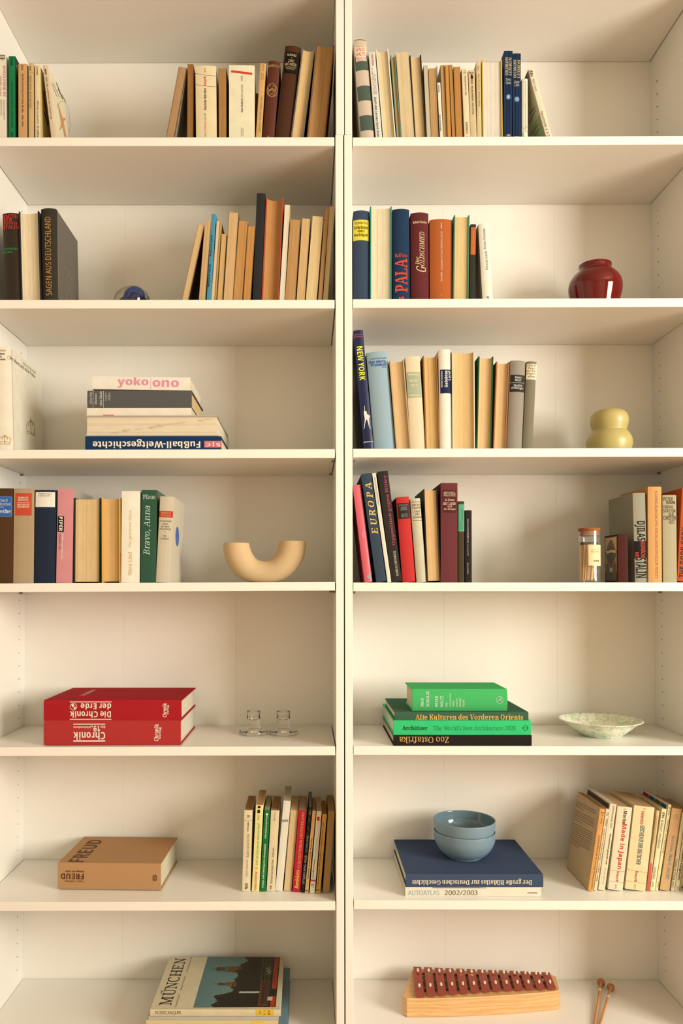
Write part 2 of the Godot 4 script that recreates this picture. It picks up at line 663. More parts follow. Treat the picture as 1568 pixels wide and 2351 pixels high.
# a coloured field laid round the front of a book, w x h pixels about a centre
func print_field(b: Dictionary, hex: String, px: float, py: float, w: float, h: float, called := "title_label", lift := 0.00022, full := false) -> void:
	var pl := face_of(b, "f")
	var c := hit(px, py, pl[0], pl[1])
	var s := scale_at(c)
	var k := mark_basis(b, "f", "h")
	var st := builder()
	var lying: bool = b.lying
	if full:
		w = b.t / s * 0.996
		var loc: Vector3 = b.node.transform.affine_inverse() * c
		c = b.node.transform * Vector3(0, loc.y, loc.z)
	var nx := 1 if lying else 10
	var ny := 8 if lying else 1
	var n := Vector3.BACK
	for i in nx:
		for j in ny:
			var q := []
			for o in [[i, j], [i + 1, j], [i + 1, j + 1], [i, j + 1]]:
				q.append(onto(b, "f", c + k.x * (o[0] / float(nx) - 0.5) * w * s + k.y * (o[1] / float(ny) - 0.5) * h * s, lift))
			var ns := []
			for p in q:
				ns.append(Vector3(8.0 * b.bulge * p.x / (b.t * b.t), 0, 1).normalized())
			quad(st, q[0], q[1], q[2], q[3], ns[0], ns[1], ns[2], ns[3])
	part(called, st, mat(col(hex, b.gain), "paper"), b.node)

# a picture laid on a face by its four corners (its own top left, top right, bottom right, bottom left)
func print_picture(b: Dictionary, face: String, t: Texture2D, corners: Array, called := "cover_picture") -> void:
	var pl := face_of(b, face)
	var n: Vector3 = (b.node.basis.inverse() * pl[1]).normalized()
	var st := builder()
	var q := []
	for p in corners:
		q.append(onto(b, face, hit(p[0], p[1], pl[0], pl[1]), 0.0003))
	var uv := [Vector2(0, 0), Vector2(1, 0), Vector2(1, 1), Vector2(0, 1)]
	for o in [[0, 1, 2], [0, 2, 3]]:
		var f: Vector3 = (q[o[1]] - q[o[0]]).cross(q[o[2]] - q[o[0]])
		var idx: Array = [o[0], o[2], o[1]] if f.dot(n) > 0.0 else o
		for i in idx:
			st.set_normal(n)
			st.set_uv(uv[i])
			st.add_vertex(q[i])
	var m := StandardMaterial3D.new()
	m.albedo_texture = t
	m.roughness = 0.45
	part(called, st, m, b.node)

# a sheet covering one of the covers, from s0 to s1 of the depth and v0 to v1 of the height
func cover_sheet(b: Dictionary, face: String, hex: String, s0 := 0.03, s1 := 0.985, v0 := 0.004, v1 := 0.996, layer := 0) -> void:
	var st := builder()
	var sx := 1.0 if face == "r" else -1.0
	var x0: float = sx * b.t / 2
	var lo := Vector3(minf(x0, x0 + sx * (0.00012 + layer * 0.0001)), b.h * v0, -b.d * s1)
	var hi := Vector3(maxf(x0, x0 + sx * (0.00012 + layer * 0.0001)), b.h * v1, -b.d * s0)
	box(st, lo, hi)
	part("cover_print", st, mat(col(hex, b.gain), "paper"), b.node)

func finish_book(b: Dictionary, o: Dictionary) -> Dictionary:
	book_mesh(b, b.node)
	var layer := -1
	for s in o.get("sheets", []):
		var a: Array = s
		layer = mini(layer + 1, 1)
		cover_sheet(b, a[0], a[1], a[2] if a.size() > 2 else 0.03, a[3] if a.size() > 3 else 0.985, a[4] if a.size() > 4 else 0.004, a[5] if a.size() > 5 else 0.996, layer)
	for s in o.get("fields", []):
		print_field(b, s[0], s[1], s[2], s[3], s[4], s[5] if s.size() > 5 else "title_label", s[6] if s.size() > 6 else 0.00022, s.size() > 7)
	for s in o.get("lines", []):
		print_line(b, s[0], s[1], s[2], s[3])
	for s in o.get("polys", []):
		print_poly(b, s[0], s[1], s[2])
	for s in o.get("text", []):
		print_text(b, "f", s[0], s[1], s[2], s[3], s[4], s[5], s[6], s[7])
	for s in o.get("face_text", []):
		print_text(b, s[0], s[1], s[2], s[3], s[4], s[5], s[6], s[7], s[8])
	return b

# One standing book. top = [x, x, y], base = [x, x] where the shelf's edge (or, with a third number, its own foot) shows, all in pixels.
func stand(row: Dictionary, kind: String, top: Array, base: Array, cover: String, pages: String, look: String, o := {}) -> Dictionary:
	var gain: float = row.gain
	var z: float = row.z - float(o.get("back", 0.0))
	var mid: float = (base[0] + base[1]) / 2.0
	if base.size() > 2:
		var f := on(mid, base[2], shelf_y(row.shelf, at(mid, base[2], -0.05).x))
		z = f.z
	var guess := at(mid, 1340.0, z)
	var edge := Vector3(guess.x, shelf_y(row.shelf, guess.x), 0.0)
	var y_line: float = base[2] if base.size() > 2 else seen_y(edge)
	var bl := at(base[0], y_line, z)
	var br := at(base[1], y_line, z)
	var tl := at(top[0], top[2], z)
	var tr := at(top[1], top[2], z)
	var foot := (bl + br) / 2
	var head := (tl + tr) / 2
	var lean := atan2(-(head.x - foot.x), head.y - foot.y)
	if o.has("lean"):
		lean = o.lean
	var t := ((br.x - bl.x) + (tr.x - tl.x)) / 2 * cos(lean) - 0.0007
	if o.has("yaw"):
		t /= cos(o.yaw)
	var y0 := shelf_y(row.shelf, foot.x)
	var root_x := foot.x + tan(lean) * (foot.y - y0)
	var y_low := y0 + t / 2 * absf(sin(lean)) + 0.0002
	var h := (head.y - y_low) / cos(lean)
	var b := {"kind": kind, "t": t, "h": h, "gain": gain, "lying": false, "cover": col(cover, gain), "pages": col(pages, gain)}
	b.d = o.get("d", clampf(h * 0.68, 0.09, 0.2))
	b.d = minf(b.d, 0.2585 + z)
	b.bulge = o.get("bulge", (minf(0.006, t * 0.15) if kind[0] == "h" else minf(0.0006, t * 0.05)))
	if o.has("mat"):
		b.mat = o.mat
	if o.has("hollow"):
		b.hollow = o.hollow
	var n := thing("hardcover_book" if kind[0] == "h" else "paperback_book", look + row.place, "book", Vector3(root_x, y_low, z), row.group)
	var frame := Basis(Vector3.UP, o.get("yaw", 0.0)) * Basis(Vector3.BACK, lean)
	n.basis = frame
	b.node = n
	b.frame = frame
	return finish_book(b, o)

# One lying book: left, right, top and bottom of its front in pixels. y is the height that it rests on.
func lay(row: Dictionary, kind: String, xl: float, xr: float, yt: float, yb: float, z: float, y: float, depth: float, cover: String, pages: String, look: String, o := {}) -> Dictionary:
	var gain: float = row.gain
	var a := at(xl, (yt + yb) / 2, z)
	var e := at(xr, (yt + yb) / 2, z)
	var t := at(xl, yt, z).y - at(xl, yb, z).y
	if o.has("t"):
		t = o.t
	var tilt: float = o.get("tilt", 0.0)
	var yaw: float = o.get("yaw", 0.0)
	var frame := Basis(Vector3.UP, yaw) * Basis(Vector3.BACK, tilt)
	var b := {"kind": kind, "t": t - 0.0002, "h": a.distance_to(e), "d": depth, "gain": gain, "lying": true, "cover": col(cover, gain), "pages": col(pages, gain), "frame": frame}
	b.bulge = o.get("bulge", minf(0.004, t * 0.10) if kind[0] == "h" else 0.0005)
	if o.has("mat"):
		b.mat = o.mat
	if o.has("hollow"):
		b.hollow = o.hollow
	var n := thing("hardcover_book" if kind[0] == "h" else "paperback_book", look + row.place, "book", Vector3(a.x, y + t / 2, z), row.group)
	n.basis = frame * Basis(Vector3.BACK, -PI / 2)
	if tilt < 0.0:
		n.position.y += absf(sin(tilt)) * b.h
	b.node = n
	b.top = y + t
	return finish_book(b, o)

# ---------------------------------------------------------------- the place
func _ready() -> void:
	view = Basis.from_euler(TURN)
	# camera
	var cam := Camera3D.new()
	cam.name = "camera"
	cam.transform = Transform3D(view, EYE)
	cam.projection = Camera3D.PROJECTION_FRUSTUM
	cam.near = 0.05
	cam.far = 40.0
	cam.size = 2351.0 / F * cam.near
	cam.frustum_offset = Vector2((784.0 - PX) / F, (PY - 1175.5) / F) * cam.near
	cam.current = true
	add_child(cam)
	# sky, exposure
	var env := Environment.new()
	env.background_mode = Environment.BG_COLOR
	env.background_color = Color(0.80, 0.86, 0.92)
	env.background_energy_multiplier = 0.6
	env.tonemap_mode = Environment.TONE_MAPPER_LINEAR
	env.tonemap_exposure = 1.0
	env.sdfgi_enabled = true
	env.ssao_enabled = true
	env.ssil_enabled = true
	var world := WorldEnvironment.new()
	world.name = "world"
	world.environment = env
	add_child(world)
	# daylight in the window of the wall on the right
	var day := AreaLight3D.new()
	day.name = "daylight"
	day.area_size = Vector2(1.66, 1.36)
	day.light_color = Color(1.0, 0.974, 0.915)
	day.light_energy = 18.2
	day.light_size = 0.5
	day.shadow_enabled = true
	add_child(day)
	day.position = Vector3(WALL_X - 0.03, (WIN_LO.y + WIN_HI.y) / 2, (WIN_LO.x + WIN_HI.x) / 2)
	day.rotation.y = PI / 2
	make_textures()
	room()
	bookcases()
	books_upper()
	books_lower()
	objects()

const WALL_X := 2.7
const WIN_LO := Vector2(1.3, -0.25)
const WIN_HI := Vector2(3.0, 1.15)
const FLOOR_Y := -1.07
const CEIL_Y := 1.62

func room() -> void:
	var plaster := mat(Color(0.80, 0.785, 0.73), "plaster")
	plaster.roughness = 0.9
	var boards := StandardMaterial3D.new()
	boards.albedo_color = Color(0.80, 0.63, 0.46)
	boards.albedo_texture = tex.wood
	boards.uv1_triplanar = true
	boards.uv1_scale = Vector3(0.7, 0.7, 3.0)
	boards.roughness = 0.5
	var st := builder()
	box(st, Vector3(-1.9, FLOOR_Y - 0.1, BACK - 0.15), Vector3(2.9, FLOOR_Y, 4.4))
	struct_part("floor", st, boards)
	st = builder()
	box(st, Vector3(-1.9, CEIL_Y, BACK - 0.15), Vector3(2.9, CEIL_Y + 0.1, 4.4))
	struct_part("ceiling", st, plaster)
	st = builder()
	box(st, Vector3(-1.9, FLOOR_Y, BACK - 0.15), Vector3(2.9, CEIL_Y, BACK - 0.012))
	struct_part("wall_back", st, plaster)
	st = builder()
	box(st, Vector3(-1.9, FLOOR_Y, BACK), Vector3(-1.75, CEIL_Y, 4.3))
	struct_part("wall_left", st, plaster)
	st = builder()
	box(st, Vector3(-1.9, FLOOR_Y, 4.3), Vector3(2.9, CEIL_Y, 4.4))
	struct_part("wall_front", st, plaster)
	st = builder()
	box(st, Vector3(WALL_X, FLOOR_Y, BACK), Vector3(WALL_X + 0.2, WIN_LO.y, 4.3))
	box(st, Vector3(WALL_X, WIN_HI.y, BACK), Vector3(WALL_X + 0.2, CEIL_Y, 4.3))
	box(st, Vector3(WALL_X, WIN_LO.y, BACK), Vector3(WALL_X + 0.2, WIN_HI.y, WIN_LO.x))
	box(st, Vector3(WALL_X, WIN_LO.y, WIN_HI.x), Vector3(WALL_X + 0.2, WIN_HI.y, 4.3))
	struct_part("wall_right", st, plaster)
	var lacquer := mat(Color(0.86, 0.85, 0.82), "gloss")
	st = builder()
	var wx := WALL_X + 0.05
	for a in [[WIN_LO.x, WIN_LO.x + 0.06, WIN_LO.y, WIN_HI.y], [WIN_HI.x - 0.06, WIN_HI.x, WIN_LO.y, WIN_HI.y], [WIN_LO.x, WIN_HI.x, WIN_LO.y, WIN_LO.y + 0.06], [WIN_LO.x, WIN_HI.x, WIN_HI.y - 0.06, WIN_HI.y], [2.12, 2.18, WIN_LO.y, WIN_HI.y]]:
		box(st, Vector3(wx, a[2], a[0]), Vector3(wx + 0.06, a[3], a[1]), 0.004)
	var win := struct_part("window_1", st, lacquer)
	var glass := StandardMaterial3D.new()
	glass.transparency = BaseMaterial3D.TRANSPARENCY_ALPHA
	glass.albedo_color = Color(0.95, 0.97, 0.96, 0.06)
	glass.roughness = 0.02
	for z in [[WIN_LO.x + 0.06, 2.12], [2.18, WIN_HI.x - 0.06]]:
		add_box("pane", Vector3(wx + 0.025, WIN_LO.y + 0.06, z[0]), Vector3(wx + 0.031, WIN_HI.y - 0.06, z[1]), glass, win)

# front edge of every shelf: its two upper corners, as pixels at its ends
const SHELVES := {
	"L1": [5, 315.3, 765, 314.9], "L2": [5, 688.2, 765, 688.0], "L3": [5, 1032.8, 765, 1031.0], "L4": [5, 1339.7, 765, 1335.8], "L5": [5, 1715.9, 765, 1713.9], "L6": [5, 2071.7, 765, 2070.0],
	"R1": [815, 315.2, 1563, 311.6], "R2": [815, 686.8, 1563, 684.2], "R3": [815, 1030.1, 1563, 1028.4], "R4": [815, 1337.4, 1563, 1337.1], "R5": [815, 1713.1, 1563, 1713.8], "R6": [815, 2067.4, 1563, 2069.8]}
const BOTTOM_Y := -0.970
const TOP_Y := 1.3166
const JOINT_Y := 0.9785

func white() -> StandardMaterial3D:
	if cache.has("laminate"):
		return cache.laminate
	var m := StandardMaterial3D.new()
	m.resource_name = "laminate"
	m.albedo_color = Color(0.815, 0.785, 0.73).linear_to_srgb()
	m.roughness = 0.33
	m.metallic_specular = 0.42
	cache["laminate"] = m
	return m

func board(called: String, a: Vector3, e: Vector3, parent: Node3D) -> void:
	# a shelf from its upper front corners a to e
	var len := a.distance_to(e)
	var st := builder()
	prism(st, rect(0, len, BACK + 0.0015, 0.0, 0.001, 2), -BOARD, 0.0, 0.0008)
	var o := part(called, st, white(), parent)
	o.transform = Transform3D(Basis(Vector3.BACK, atan2(e.y - a.y, e.x - a.x)), a - parent.position)

func bookcases() -> void:
	for key in SHELVES:
		var s: Array = SHELVES[key]
		var a := at(s[0], s[1], 0.0)
		var e := at(s[2], s[3], 0.0)
		var slope := (e.y - a.y) / (e.x - a.x)
		var x0 := -0.7808 if key[0] == "L" else PANEL + 0.0012
		var x1 := -PANEL - 0.0022 if key[0] == "L" else 0.7808
		shelf_ends[key] = [Vector3(x0, a.y + slope * (x0 - a.x), 0), Vector3(x1, a.y + slope * (x1 - a.x), 0)]
	var dark := StandardMaterial3D.new()
	dark.albedo_color = Color(0.30, 0.23, 0.15)
	dark.roughness = 0.8
	var steel := StandardMaterial3D.new()
	steel.albedo_color = Color(0.55, 0.50, 0.42)
	steel.metallic = 0.3
	steel.roughness = 0.4
	for side in ["L", "R"]:
		var left: bool = side == "L"
		var x0 := -0.8 if left else 0.0
		var lower := thing("bookcase", "tall white bookcase holding the red chronicle volumes and the glass candle holders" if left else "tall white bookcase holding the red vase, the marbled bowl and the glockenspiel", "bookcase", Vector3(x0, FLOOR_Y, 0), "pair of white bookcases")
		var upper := thing("bookcase_extension", "white extension unit on top of the bookcase with the candle holders" if left else "white extension unit on top of the bookcase with the red vase", "bookcase", Vector3(x0, JOINT_Y, 0), "pair of extension units")
		var y0 := 0.0
		var y1 := JOINT_Y - FLOOR_Y - 0.0006
		add_box("side_panel", Vector3(0.0012, y0, BACK), Vector3(PANEL, y1, 0), white(), lower, 0.0009)
		add_box("side_panel", Vector3(0.8 - PANEL, y0, BACK), Vector3(0.8 - 0.0012, y1, 0), white(), lower, 0.0009)
		var h := TOP_Y + BOARD - JOINT_Y
		var shift := 0.0016
		add_box("side_panel", Vector3(0.0008 + (0.0 if left else shift), 0, BACK), Vector3(PANEL + 0.0003, h, 0), white(), upper, 0.0009)
		add_box("side_panel", Vector3(0.8 - PANEL + shift, 0, BACK), Vector3(0.8 + (0.0008 if left else -0.0008), h, 0), white(), upper, 0.0009)
		add_box("top_board", Vector3(PANEL + 0.0006, TOP_Y - JOINT_Y, BACK + 0.0015), Vector3(0.8 - PANEL + (shift if left else 0.0) - 0.0006, h, 0), white(), upper, 0.0009)
		add_box("bottom_board", Vector3(PANEL + 0.0006, BOTTOM_Y - BOARD - FLOOR_Y, BACK + 0.0015), Vector3(0.8 - PANEL - 0.0006, BOTTOM_Y - FLOOR_Y, 0), white(), lower, 0.0009)
		add_box("plinth", Vector3(PANEL + 0.0006, 0, -0.03), Vector3(0.8 - PANEL - 0.0006, BOTTOM_Y - BOARD - FLOOR_Y - 0.0002, -0.012), white(), lower, 0.0009)
		for k in 6:
			var e: Array = shelf_ends["%s%d" % [side, k + 1]]
			board("top_board" if k == 0 else "shelf", e[0], e[1], lower)
		# the back: three boards with fine joints, and a whole one in the extension
		var j := [x0 + PANEL - 0.006, at(284.5 if left else 1019.5, 1400, BACK).x, at(541.5 if left else 1278.5, 1400, BACK).x, x0 + 0.8 - PANEL + 0.006]
		for k in 3:
			add_box("back_board", Vector3(j[k] + (0.00006 if k > 0 else 0.0) - x0, 0.02, BACK - 0.004), Vector3(j[k + 1] - (0.00006 if k < 2 else 0.0) - x0, y1 - 0.01, BACK), white(), lower, 0.0002)
		add_box("back_board", Vector3(PANEL - 0.006, 0.0, BACK - 0.004), Vector3(0.8 - PANEL + 0.006, h, BACK), white(), upper, 0.0006)
		# rows of pin holes in the panels, too small to tell apart singly
		for p in [[PANEL, 1.0], [0.8 - PANEL, -1.0]]:
			for unit in [[lower, FLOOR_Y, -0.93, JOINT_Y - 0.05], [upper, JOINT_Y, JOINT_Y + 0.04, TOP_Y - 0.05]]:
				var st := builder()
				var y: float = unit[2]
				while y < unit[3]:
					var clear := true
					for k in 6:
						var sy := shelf_y("%s%d" % [side, k + 1], x0 + p[0])
						if y < sy + 0.006 and y > sy - BOARD - 0.006:
							clear = false
					if clear:
						for z in [-0.223, -0.036]:
							var f := Transform3D(Basis(Vector3.BACK, PI / 2), Vector3(p[0] + (0.0001 if p[1] > 0 else 0.0), y - unit[1], z))
							var c := PackedVector2Array()
							for q in 10:
								c.append(Vector2(cos(TAU * q / 10), sin(TAU * q / 10)) * 0.0017)
							prism(st, c, -0.0002, 0.0002, 0.0, f)
					y += 0.0319
				var holes := part("pin_holes", st, dark, unit[0])
				holes.set_meta("kind", "stuff")
			for k in [3, 4]:
				var sy := shelf_y("%s%d" % [side, k], x0 + p[0]) - BOARD - 0.0027
				for z in [-0.223, -0.036]:
					var st := builder()
					tube(st, [Vector3(p[0], sy - FLOOR_Y, z), Vector3(p[0] + p[1] * 0.004, sy - FLOOR_Y, z), Vector3(p[0] + p[1] * 0.008, sy - FLOOR_Y, z)], [0.0024, 0.0024, 0.0022], 10)
					part("shelf_pin", st, steel, lower)

# ---------------------------------------------------------------- the books above eye level
func row_of(shelf: String, z: float, gain: float, place: String, group: String) -> Dictionary:
	return {"shelf": shelf, "z": z, "gain": gain, "place": place, "group": group}

func books_upper() -> void:
	var r := row_of("L1", -0.03, 1.12, ", shelf above the paperweight", "books on the top shelf over the glass ball")
	stand(r, "ps", [-15, 13.5, 125.5], [-14, 15], "e6d4bc", "dfc49a", "pale book lettered in faded red, outermost by the side panel", {"d": 0.12, "text": [
		["KiW", "b", "e8d8c0", 5, 130.5, 11, 7, "h"], ["1158", "s", "7a6a55", 5, 137.5, 7, 3, "h"], ["Auf eine Zigarette", "r", "a85a48", 2, 198, 47, 5, "u"], ["mit Helmut Schmidt", "r", "a8503c", 9.5, 186, 72, 6.5, "u"], ["Helmut Schmidt", "s", "7d6c58", 2.8, 247.5, 38, 4, "u"], ["Giovanni di Lorenzo", "s", "7d6c58", 9.2, 252, 46, 4.5, "u"]],
		"fields": [["4a3a30", 5, 130.5, 12, 10]]})
	stand(r, "ps", [19.4, 35, 128.8], [19.4, 36.5], "0f7844", "b99a6a", "slim bright green paperback", {"d": 0.12, "sheets": [["r", "153d28", 0.0, 0.98]], "text": [
		["Barbara Gordon", "s", "0a3a20", 28, 273, 39, 4.5, "u"], ["Ich tanze so schnell ich kann", "r", "0c4a2a", 27.5, 219, 63, 4.5, "u"], ["5083 II", "b", "0a3320", 27, 142, 18, 4.5, "u"], ["rro", "b", "0a3320", 28, 309, 9, 5, "u"]],
		"lines": [["r", "c8b890", [[37, 150], [40, 160]], 1.4], ["r", "2a1a10", [[37.5, 170], [38.5, 300]], 1.6]]})
	stand(r, "ps", [41.6, 62.5, 146.2], [42, 62.5], "cf9c62", "b08550", "plain tan paperback, next after the green one", {"d": 0.115, "sheets": [["r", "2c2016"]], "text": [
		["Hans Hass", "s", "2a1c10", 51.8, 277, 27, 4.5, "u"], ["Wie der Fisch zum Menschen wurde", "s", "2a1c10", 51.8, 214.5, 90, 4.8, "u"], ["3058", "s", "3a2a18", 51.2, 155.5, 12, 4, "u"]]})
	stand(r, "ps", [64.8, 77.2, 145.4], [65, 77.5], "d2ad76", "c08a4c", "narrow tan paperback with capitals running up its spine", {"d": 0.115, "sheets": [["r", "d8a96c"]], "text": [
		["EIN SKLAVE DER LIEBE", "r", "7a5a34", 70, 210.5, 76, 4.6, "u"], ["+", "b", "4a3420", 69.6, 154.5, 4, 4, "h"], ["HH", "b", "4a3420", 69.6, 160, 4, 3, "h"]],
		"lines": [["f", "8a6a40", [[65.2, 166.5], [77, 166.5]], 0.6]]})
	stand(r, "ps", [79.8, 91, 149], [80.5, 92.5], "e6cc9c", "d8b878", "cream paperback with a yellow cover beneath the leaning one", {"d": 0.115, "sheets": [["r", "d9bd6c"]], "text": [
		["Rupert Lay", "b", "352818", 87.6, 301.5, 26, 4.6, "u"], ["Dialektik für Manager", "s", "352818", 87.2, 257, 55, 4.6, "u"], ["34469 II", "s", "352818", 85.6, 163.5, 20, 4, "u"]],
		"lines": [["r", "3a2a14", [[99.5, 210], [104, 250]], 2.5], ["r", "3a2a14", [[101, 255], [110, 290]], 2.2], ["r", "4a381c", [[104, 250], [112, 285]], 1.6]]})
	stand(r, "ps", [97, 109, 149.5], [117, 129], "dfbf98", "d2ab78", "leaning paperback with a fish drawing on its cover", {"d": 0.115, "back": 0.004, "sheets": [["r", "e6d2aa"]], "text": [
		["McCutcheon: Der Kompaß in der Nase", "s", "2e2214", 112.4, 225, 98, 4.6, "u"], ["30386", "b", "2e2214", 105, 165, 13, 4, "u"]],
		"polys": [["r", "c98a58", PackedVector2Array([Vector2(130.5, 233), Vector2(138, 252), Vector2(143, 270), Vector2(151.5, 272), Vector2(146, 280), Vector2(150, 300), Vector2(153, 315), Vector2(148, 315), Vector2(143, 292), Vector2(136, 300), Vector2(140, 285), Vector2(136.5, 262)])]],
		"lines": [["r", "8c8f82", ring_pts(143, 284, 17, 52, -2.3, 0.8), 0.8], ["r", "6a5a40", [[119, 193], [131, 223]], 0.7], ["r", "6a5a40", [[121, 190], [137, 225]], 0.7], ["r", "4a3c28", [[129, 190], [139, 216]], 1.5], ["r", "4a3c28", [[133, 204], [144, 228]], 1.5], ["r", "4a3c28", [[141, 217], [151, 235]], 1.4]]})

	r = row_of("L1", -0.03, 1.05, ", shelf above the paperweight", "books on the top shelf over the glass ball")
	stand(r, "pf", [410.2, 430.3, 154], [381.3, 401], "6a4a34", "bf9468", "paperback with brown pages out, leaning towards the cream paperbacks", {"d": 0.12, "sheets": [["r", "a89a80"]]})
	stand(r, "pf", [431.8, 442.4, 146.5], [427.5, 444.6], "8a5c30", "a8743c", "thin paperback with reddish brown pages out beside a coloured-lettering spine", {"d": 0.12})
	stand(r, "ps", [447.4, 496.8, 150.5], [450.2, 497.6], "ecd3a4", "c49a60", "thick cream paperback with coloured upright lettering and two fine lines", {"d": 0.125, "yaw": 0.03, "bulge": 0.0025, "text": [
		["Knaur®", "b", "c8452c", 470.5, 186.5, 22, 5.5, "u"], ["1219", "m", "33271a", 470.5, 162.5, 10.5, 3.6, "u"], ["Deutsche Märchen", "R", "261c12", 470.8, 228, 51, 5.6, "u"], ["Hauff", "r", "7f9840", 470.8, 268, 17, 5, "u"], ["·Grimm·", "r", "c8563a", 470.8, 290, 27, 5, "u"], ["tein", "r", "3f8c94", 471.4, 309.5, 11, 4.6, "u"]],
		"lines": [["f", "6a5c48", [[447.5, 166.5], [460, 170.5], [478, 173.5], [496, 173.3]], 0.6], ["f", "6a5c48", [[447.8, 192], [460, 196], [478, 198.5], [496, 198]], 0.6]]})
	stand(r, "pf", [501, 520.6, 156.4], [501.5, 520.8], "3c2c1c", "bb8748", "paperback with brown pages out between the two thick cream spines", {"d": 0.1})
	stand(r, "ps", [525.4, 585, 149.6], [525.6, 585], "ede0b8", "c49a60", "wide cream paperback with a red bar near the top", {"d": 0.125, "yaw": 0.03, "text": [
		["12845", "r", "3c3022", 555.2, 180, 12.5, 3.8, "u"], ["Alan Bullock", "R", "2c2218", 555.4, 242.5, 32.5, 4.6, "u"], ["Hitler und Stalin", "r", "857860", 555.6, 209.5, 31, 4.8, "u"], ["Ein Siedler Buch", "r", "857860", 554, 303, 22, 2.6, "u"], ["bei Goldmann", "r", "857860", 557.8, 304, 18, 2.6, "u"]],
		"lines": [["f", "cf3c2c", [[530.7, 163.6], [578.8, 169.6]], 5.0]]})
	stand(r, "pf", [587, 594.5, 214], [587, 594.5], "5a3a20", "8a6034", "small dark paperback squeezed behind the ochre spine", {"d": 0.1, "back": 0.03})
	stand(r, "ps", [597.7, 611, 145.4], [586.6, 601], "dca862", "b98848", "slim ochre paperback beside the ornamented leather spine", {"d": 0.12, "text": [
		["Beauvoir   Marcelle, Chantal, Lisa...", "ri", "7a7c6a", 598.6, 261, 85, 4.6, "u"], ["4755", "r", "6c7468", 604.4, 157, 12, 4, "u"], ["®", "s", "6c7468", 605.4, 149, 3, 3, "u"]],
		"lines": [["f", "9a7a48", [[601, 169], [605.5, 169.6], [604, 183.5], [599.6, 183], [601, 169]], 0.6]]})
	stand(r, "hs", [616.2, 643.4, 139], [601.8, 630], "5c2a18", "c49a60", "reddish brown leather book with a round gold ornament", {"mat": "leather", "d": 0.13, "text": [["KAROLY", "s", "c0965a", 629.4, 151, 26, 6, "h"], ["A", "b", "c0803c", 616, 313.5, 6, 4, "h"]],
		"lines": [["f", "c08a4c", ring_pts(624.5, 207, 11.8, 15), 1.2], ["f", "b8844a", ring_pts(619, 201, 4, 6, 0.5, 5.5), 1.1], ["f", "b8844a", ring_pts(629, 203, 4, 6, -2.5, 2.6), 1.1], ["f", "b8844a", ring_pts(624, 210, 8, 3, 2.6, 7.0), 1.2], ["f", "b8844a", ring_pts(627, 216, 3, 3), 1.1], ["f", "b8844a", ring_pts(619, 215, 3, 3.5, 0, 4.5), 1.0], ["f", "b8844a", [[614, 209], [624, 203], [634, 206]], 1.1]]})
	stand(r, "hs", [654.2, 691.2, 104.5], [630.8, 667], "51301e", "c49a60", "dark brown cloth book with a black title panel", {"d": 0.16, "fields": [["1c1712", 668.7, 143.6, 29.5, 50.5]], "text": [
		["Schmid", "r", "d8bd84", 670, 125.8, 21, 6.4, "h"], ["•", "s", "d8bd84", 669.5, 133, 1.6, 1.6, "h"], ["DIE", "r", "d8bd84", 668.7, 139.6, 13, 5.6, "h"], ["RÖMER", "r", "d8bd84", 667.9, 146.6, 26, 7.6, "h"], ["zwischen Main", "r", "c4a468", 667.4, 153.8, 25, 3.6, "h"], ["und Rhein", "r", "c4a468", 666.6, 158, 18, 3.4, "h"]]})
	stand(r, "hf", [692.6, 724.2, 111], [668.2, 696.6], "6c6a5e", "e3bc80", "hardcover with cream pages out between grey boards", {"d": 0.14})
	stand(r, "hf", [728.4, 766, 101], [701.6, 750], "8a5a30", "c39258", "thick hardcover with ribbed brown pages out against the divider", {"d": 0.16})

	r = row_of("R1", -0.03, 1.0, ", shelf above the red vase", "books on the top shelf over the red vase")
	stand(r, "hs", [811.2, 841, 90.3], [828, 860.6], "d8bfa4", "e0c698", "tall hardcover with wide dark green and cream stripes", {"d": 0.17, "fields": [["535f54", 826, 144, 30, 35, "stripe", 0.00018, true], ["535f54", 834.2, 213.5, 30, 34.5, "stripe", 0.00018, true], ["535f54", 841.4, 281.5, 30, 35, "stripe", 0.00018, true], ["efd9b8", 828.4, 122.7, 24.5, 35, "title_label", 0.0003]], "text": [
		["HAUS", "s", "cf5a34", 827.4, 113.5, 20, 8.2, "h"], ["HALTS", "s", "cf5a34", 828.2, 124.3, 21, 8.2, "h"], ["BUCH", "s", "cf5a34", 829.2, 135, 21, 8.2, "h"], ["Oesterreichisches", "ri", "cf5a34", 826.6, 106.6, 19, 2.4, "h"]],
		"lines": [["f", "2c2620", [[811.8, 91], [840.8, 91.6]], 1.0]]})
	stand(r, "ps", [846.8, 860.6, 119.5], [861.6, 878.4], "ebe0cc", "e0c698", "white paperback with green lettering beside the striped one", {"d": 0.14, "text": [
		["OBERSTEBRINK", "b", "b8805c", 855.5, 137.5, 28, 4.2, "d"], ["Dr. Dipl.-Psych. P.-M. Hammer", "s", "7a7060", 856.8, 187, 62, 4, "d"], ["Dr. med. E. Aust-Claus", "s", "7a7060", 862.4, 194, 47, 4, "d"], ["Auch das Lernen kann man", "b", "2f6c4c", 865.4, 268.6, 93, 5.6, "d"]]})
	stand(r, "hf", [862.4, 892, 113], [879, 909], "ece2cc", "ecd29e", "white hardcover with pale pages out beside the thin teal one", {"d": 0.15})
	stand(r, "hf", [896, 908, 125.6], [911.2, 921.4], "6f9c84", "d5a868", "thin hardcover with tan pages out between teal boards", {"d": 0.13})
	stand(r, "pf", [908.4, 938.4, 119.6], [922, 951], "e6cfa0", "ebd0a0", "thick pale paperback with pages out beside the thin teal one", {"d": 0.14})
	stand(r, "hf", [939, 967.4, 126], [951.4, 978.6], "35302a", "e4c28c", "hardcover with pale pages out in ragged black boards", {"d": 0.14})
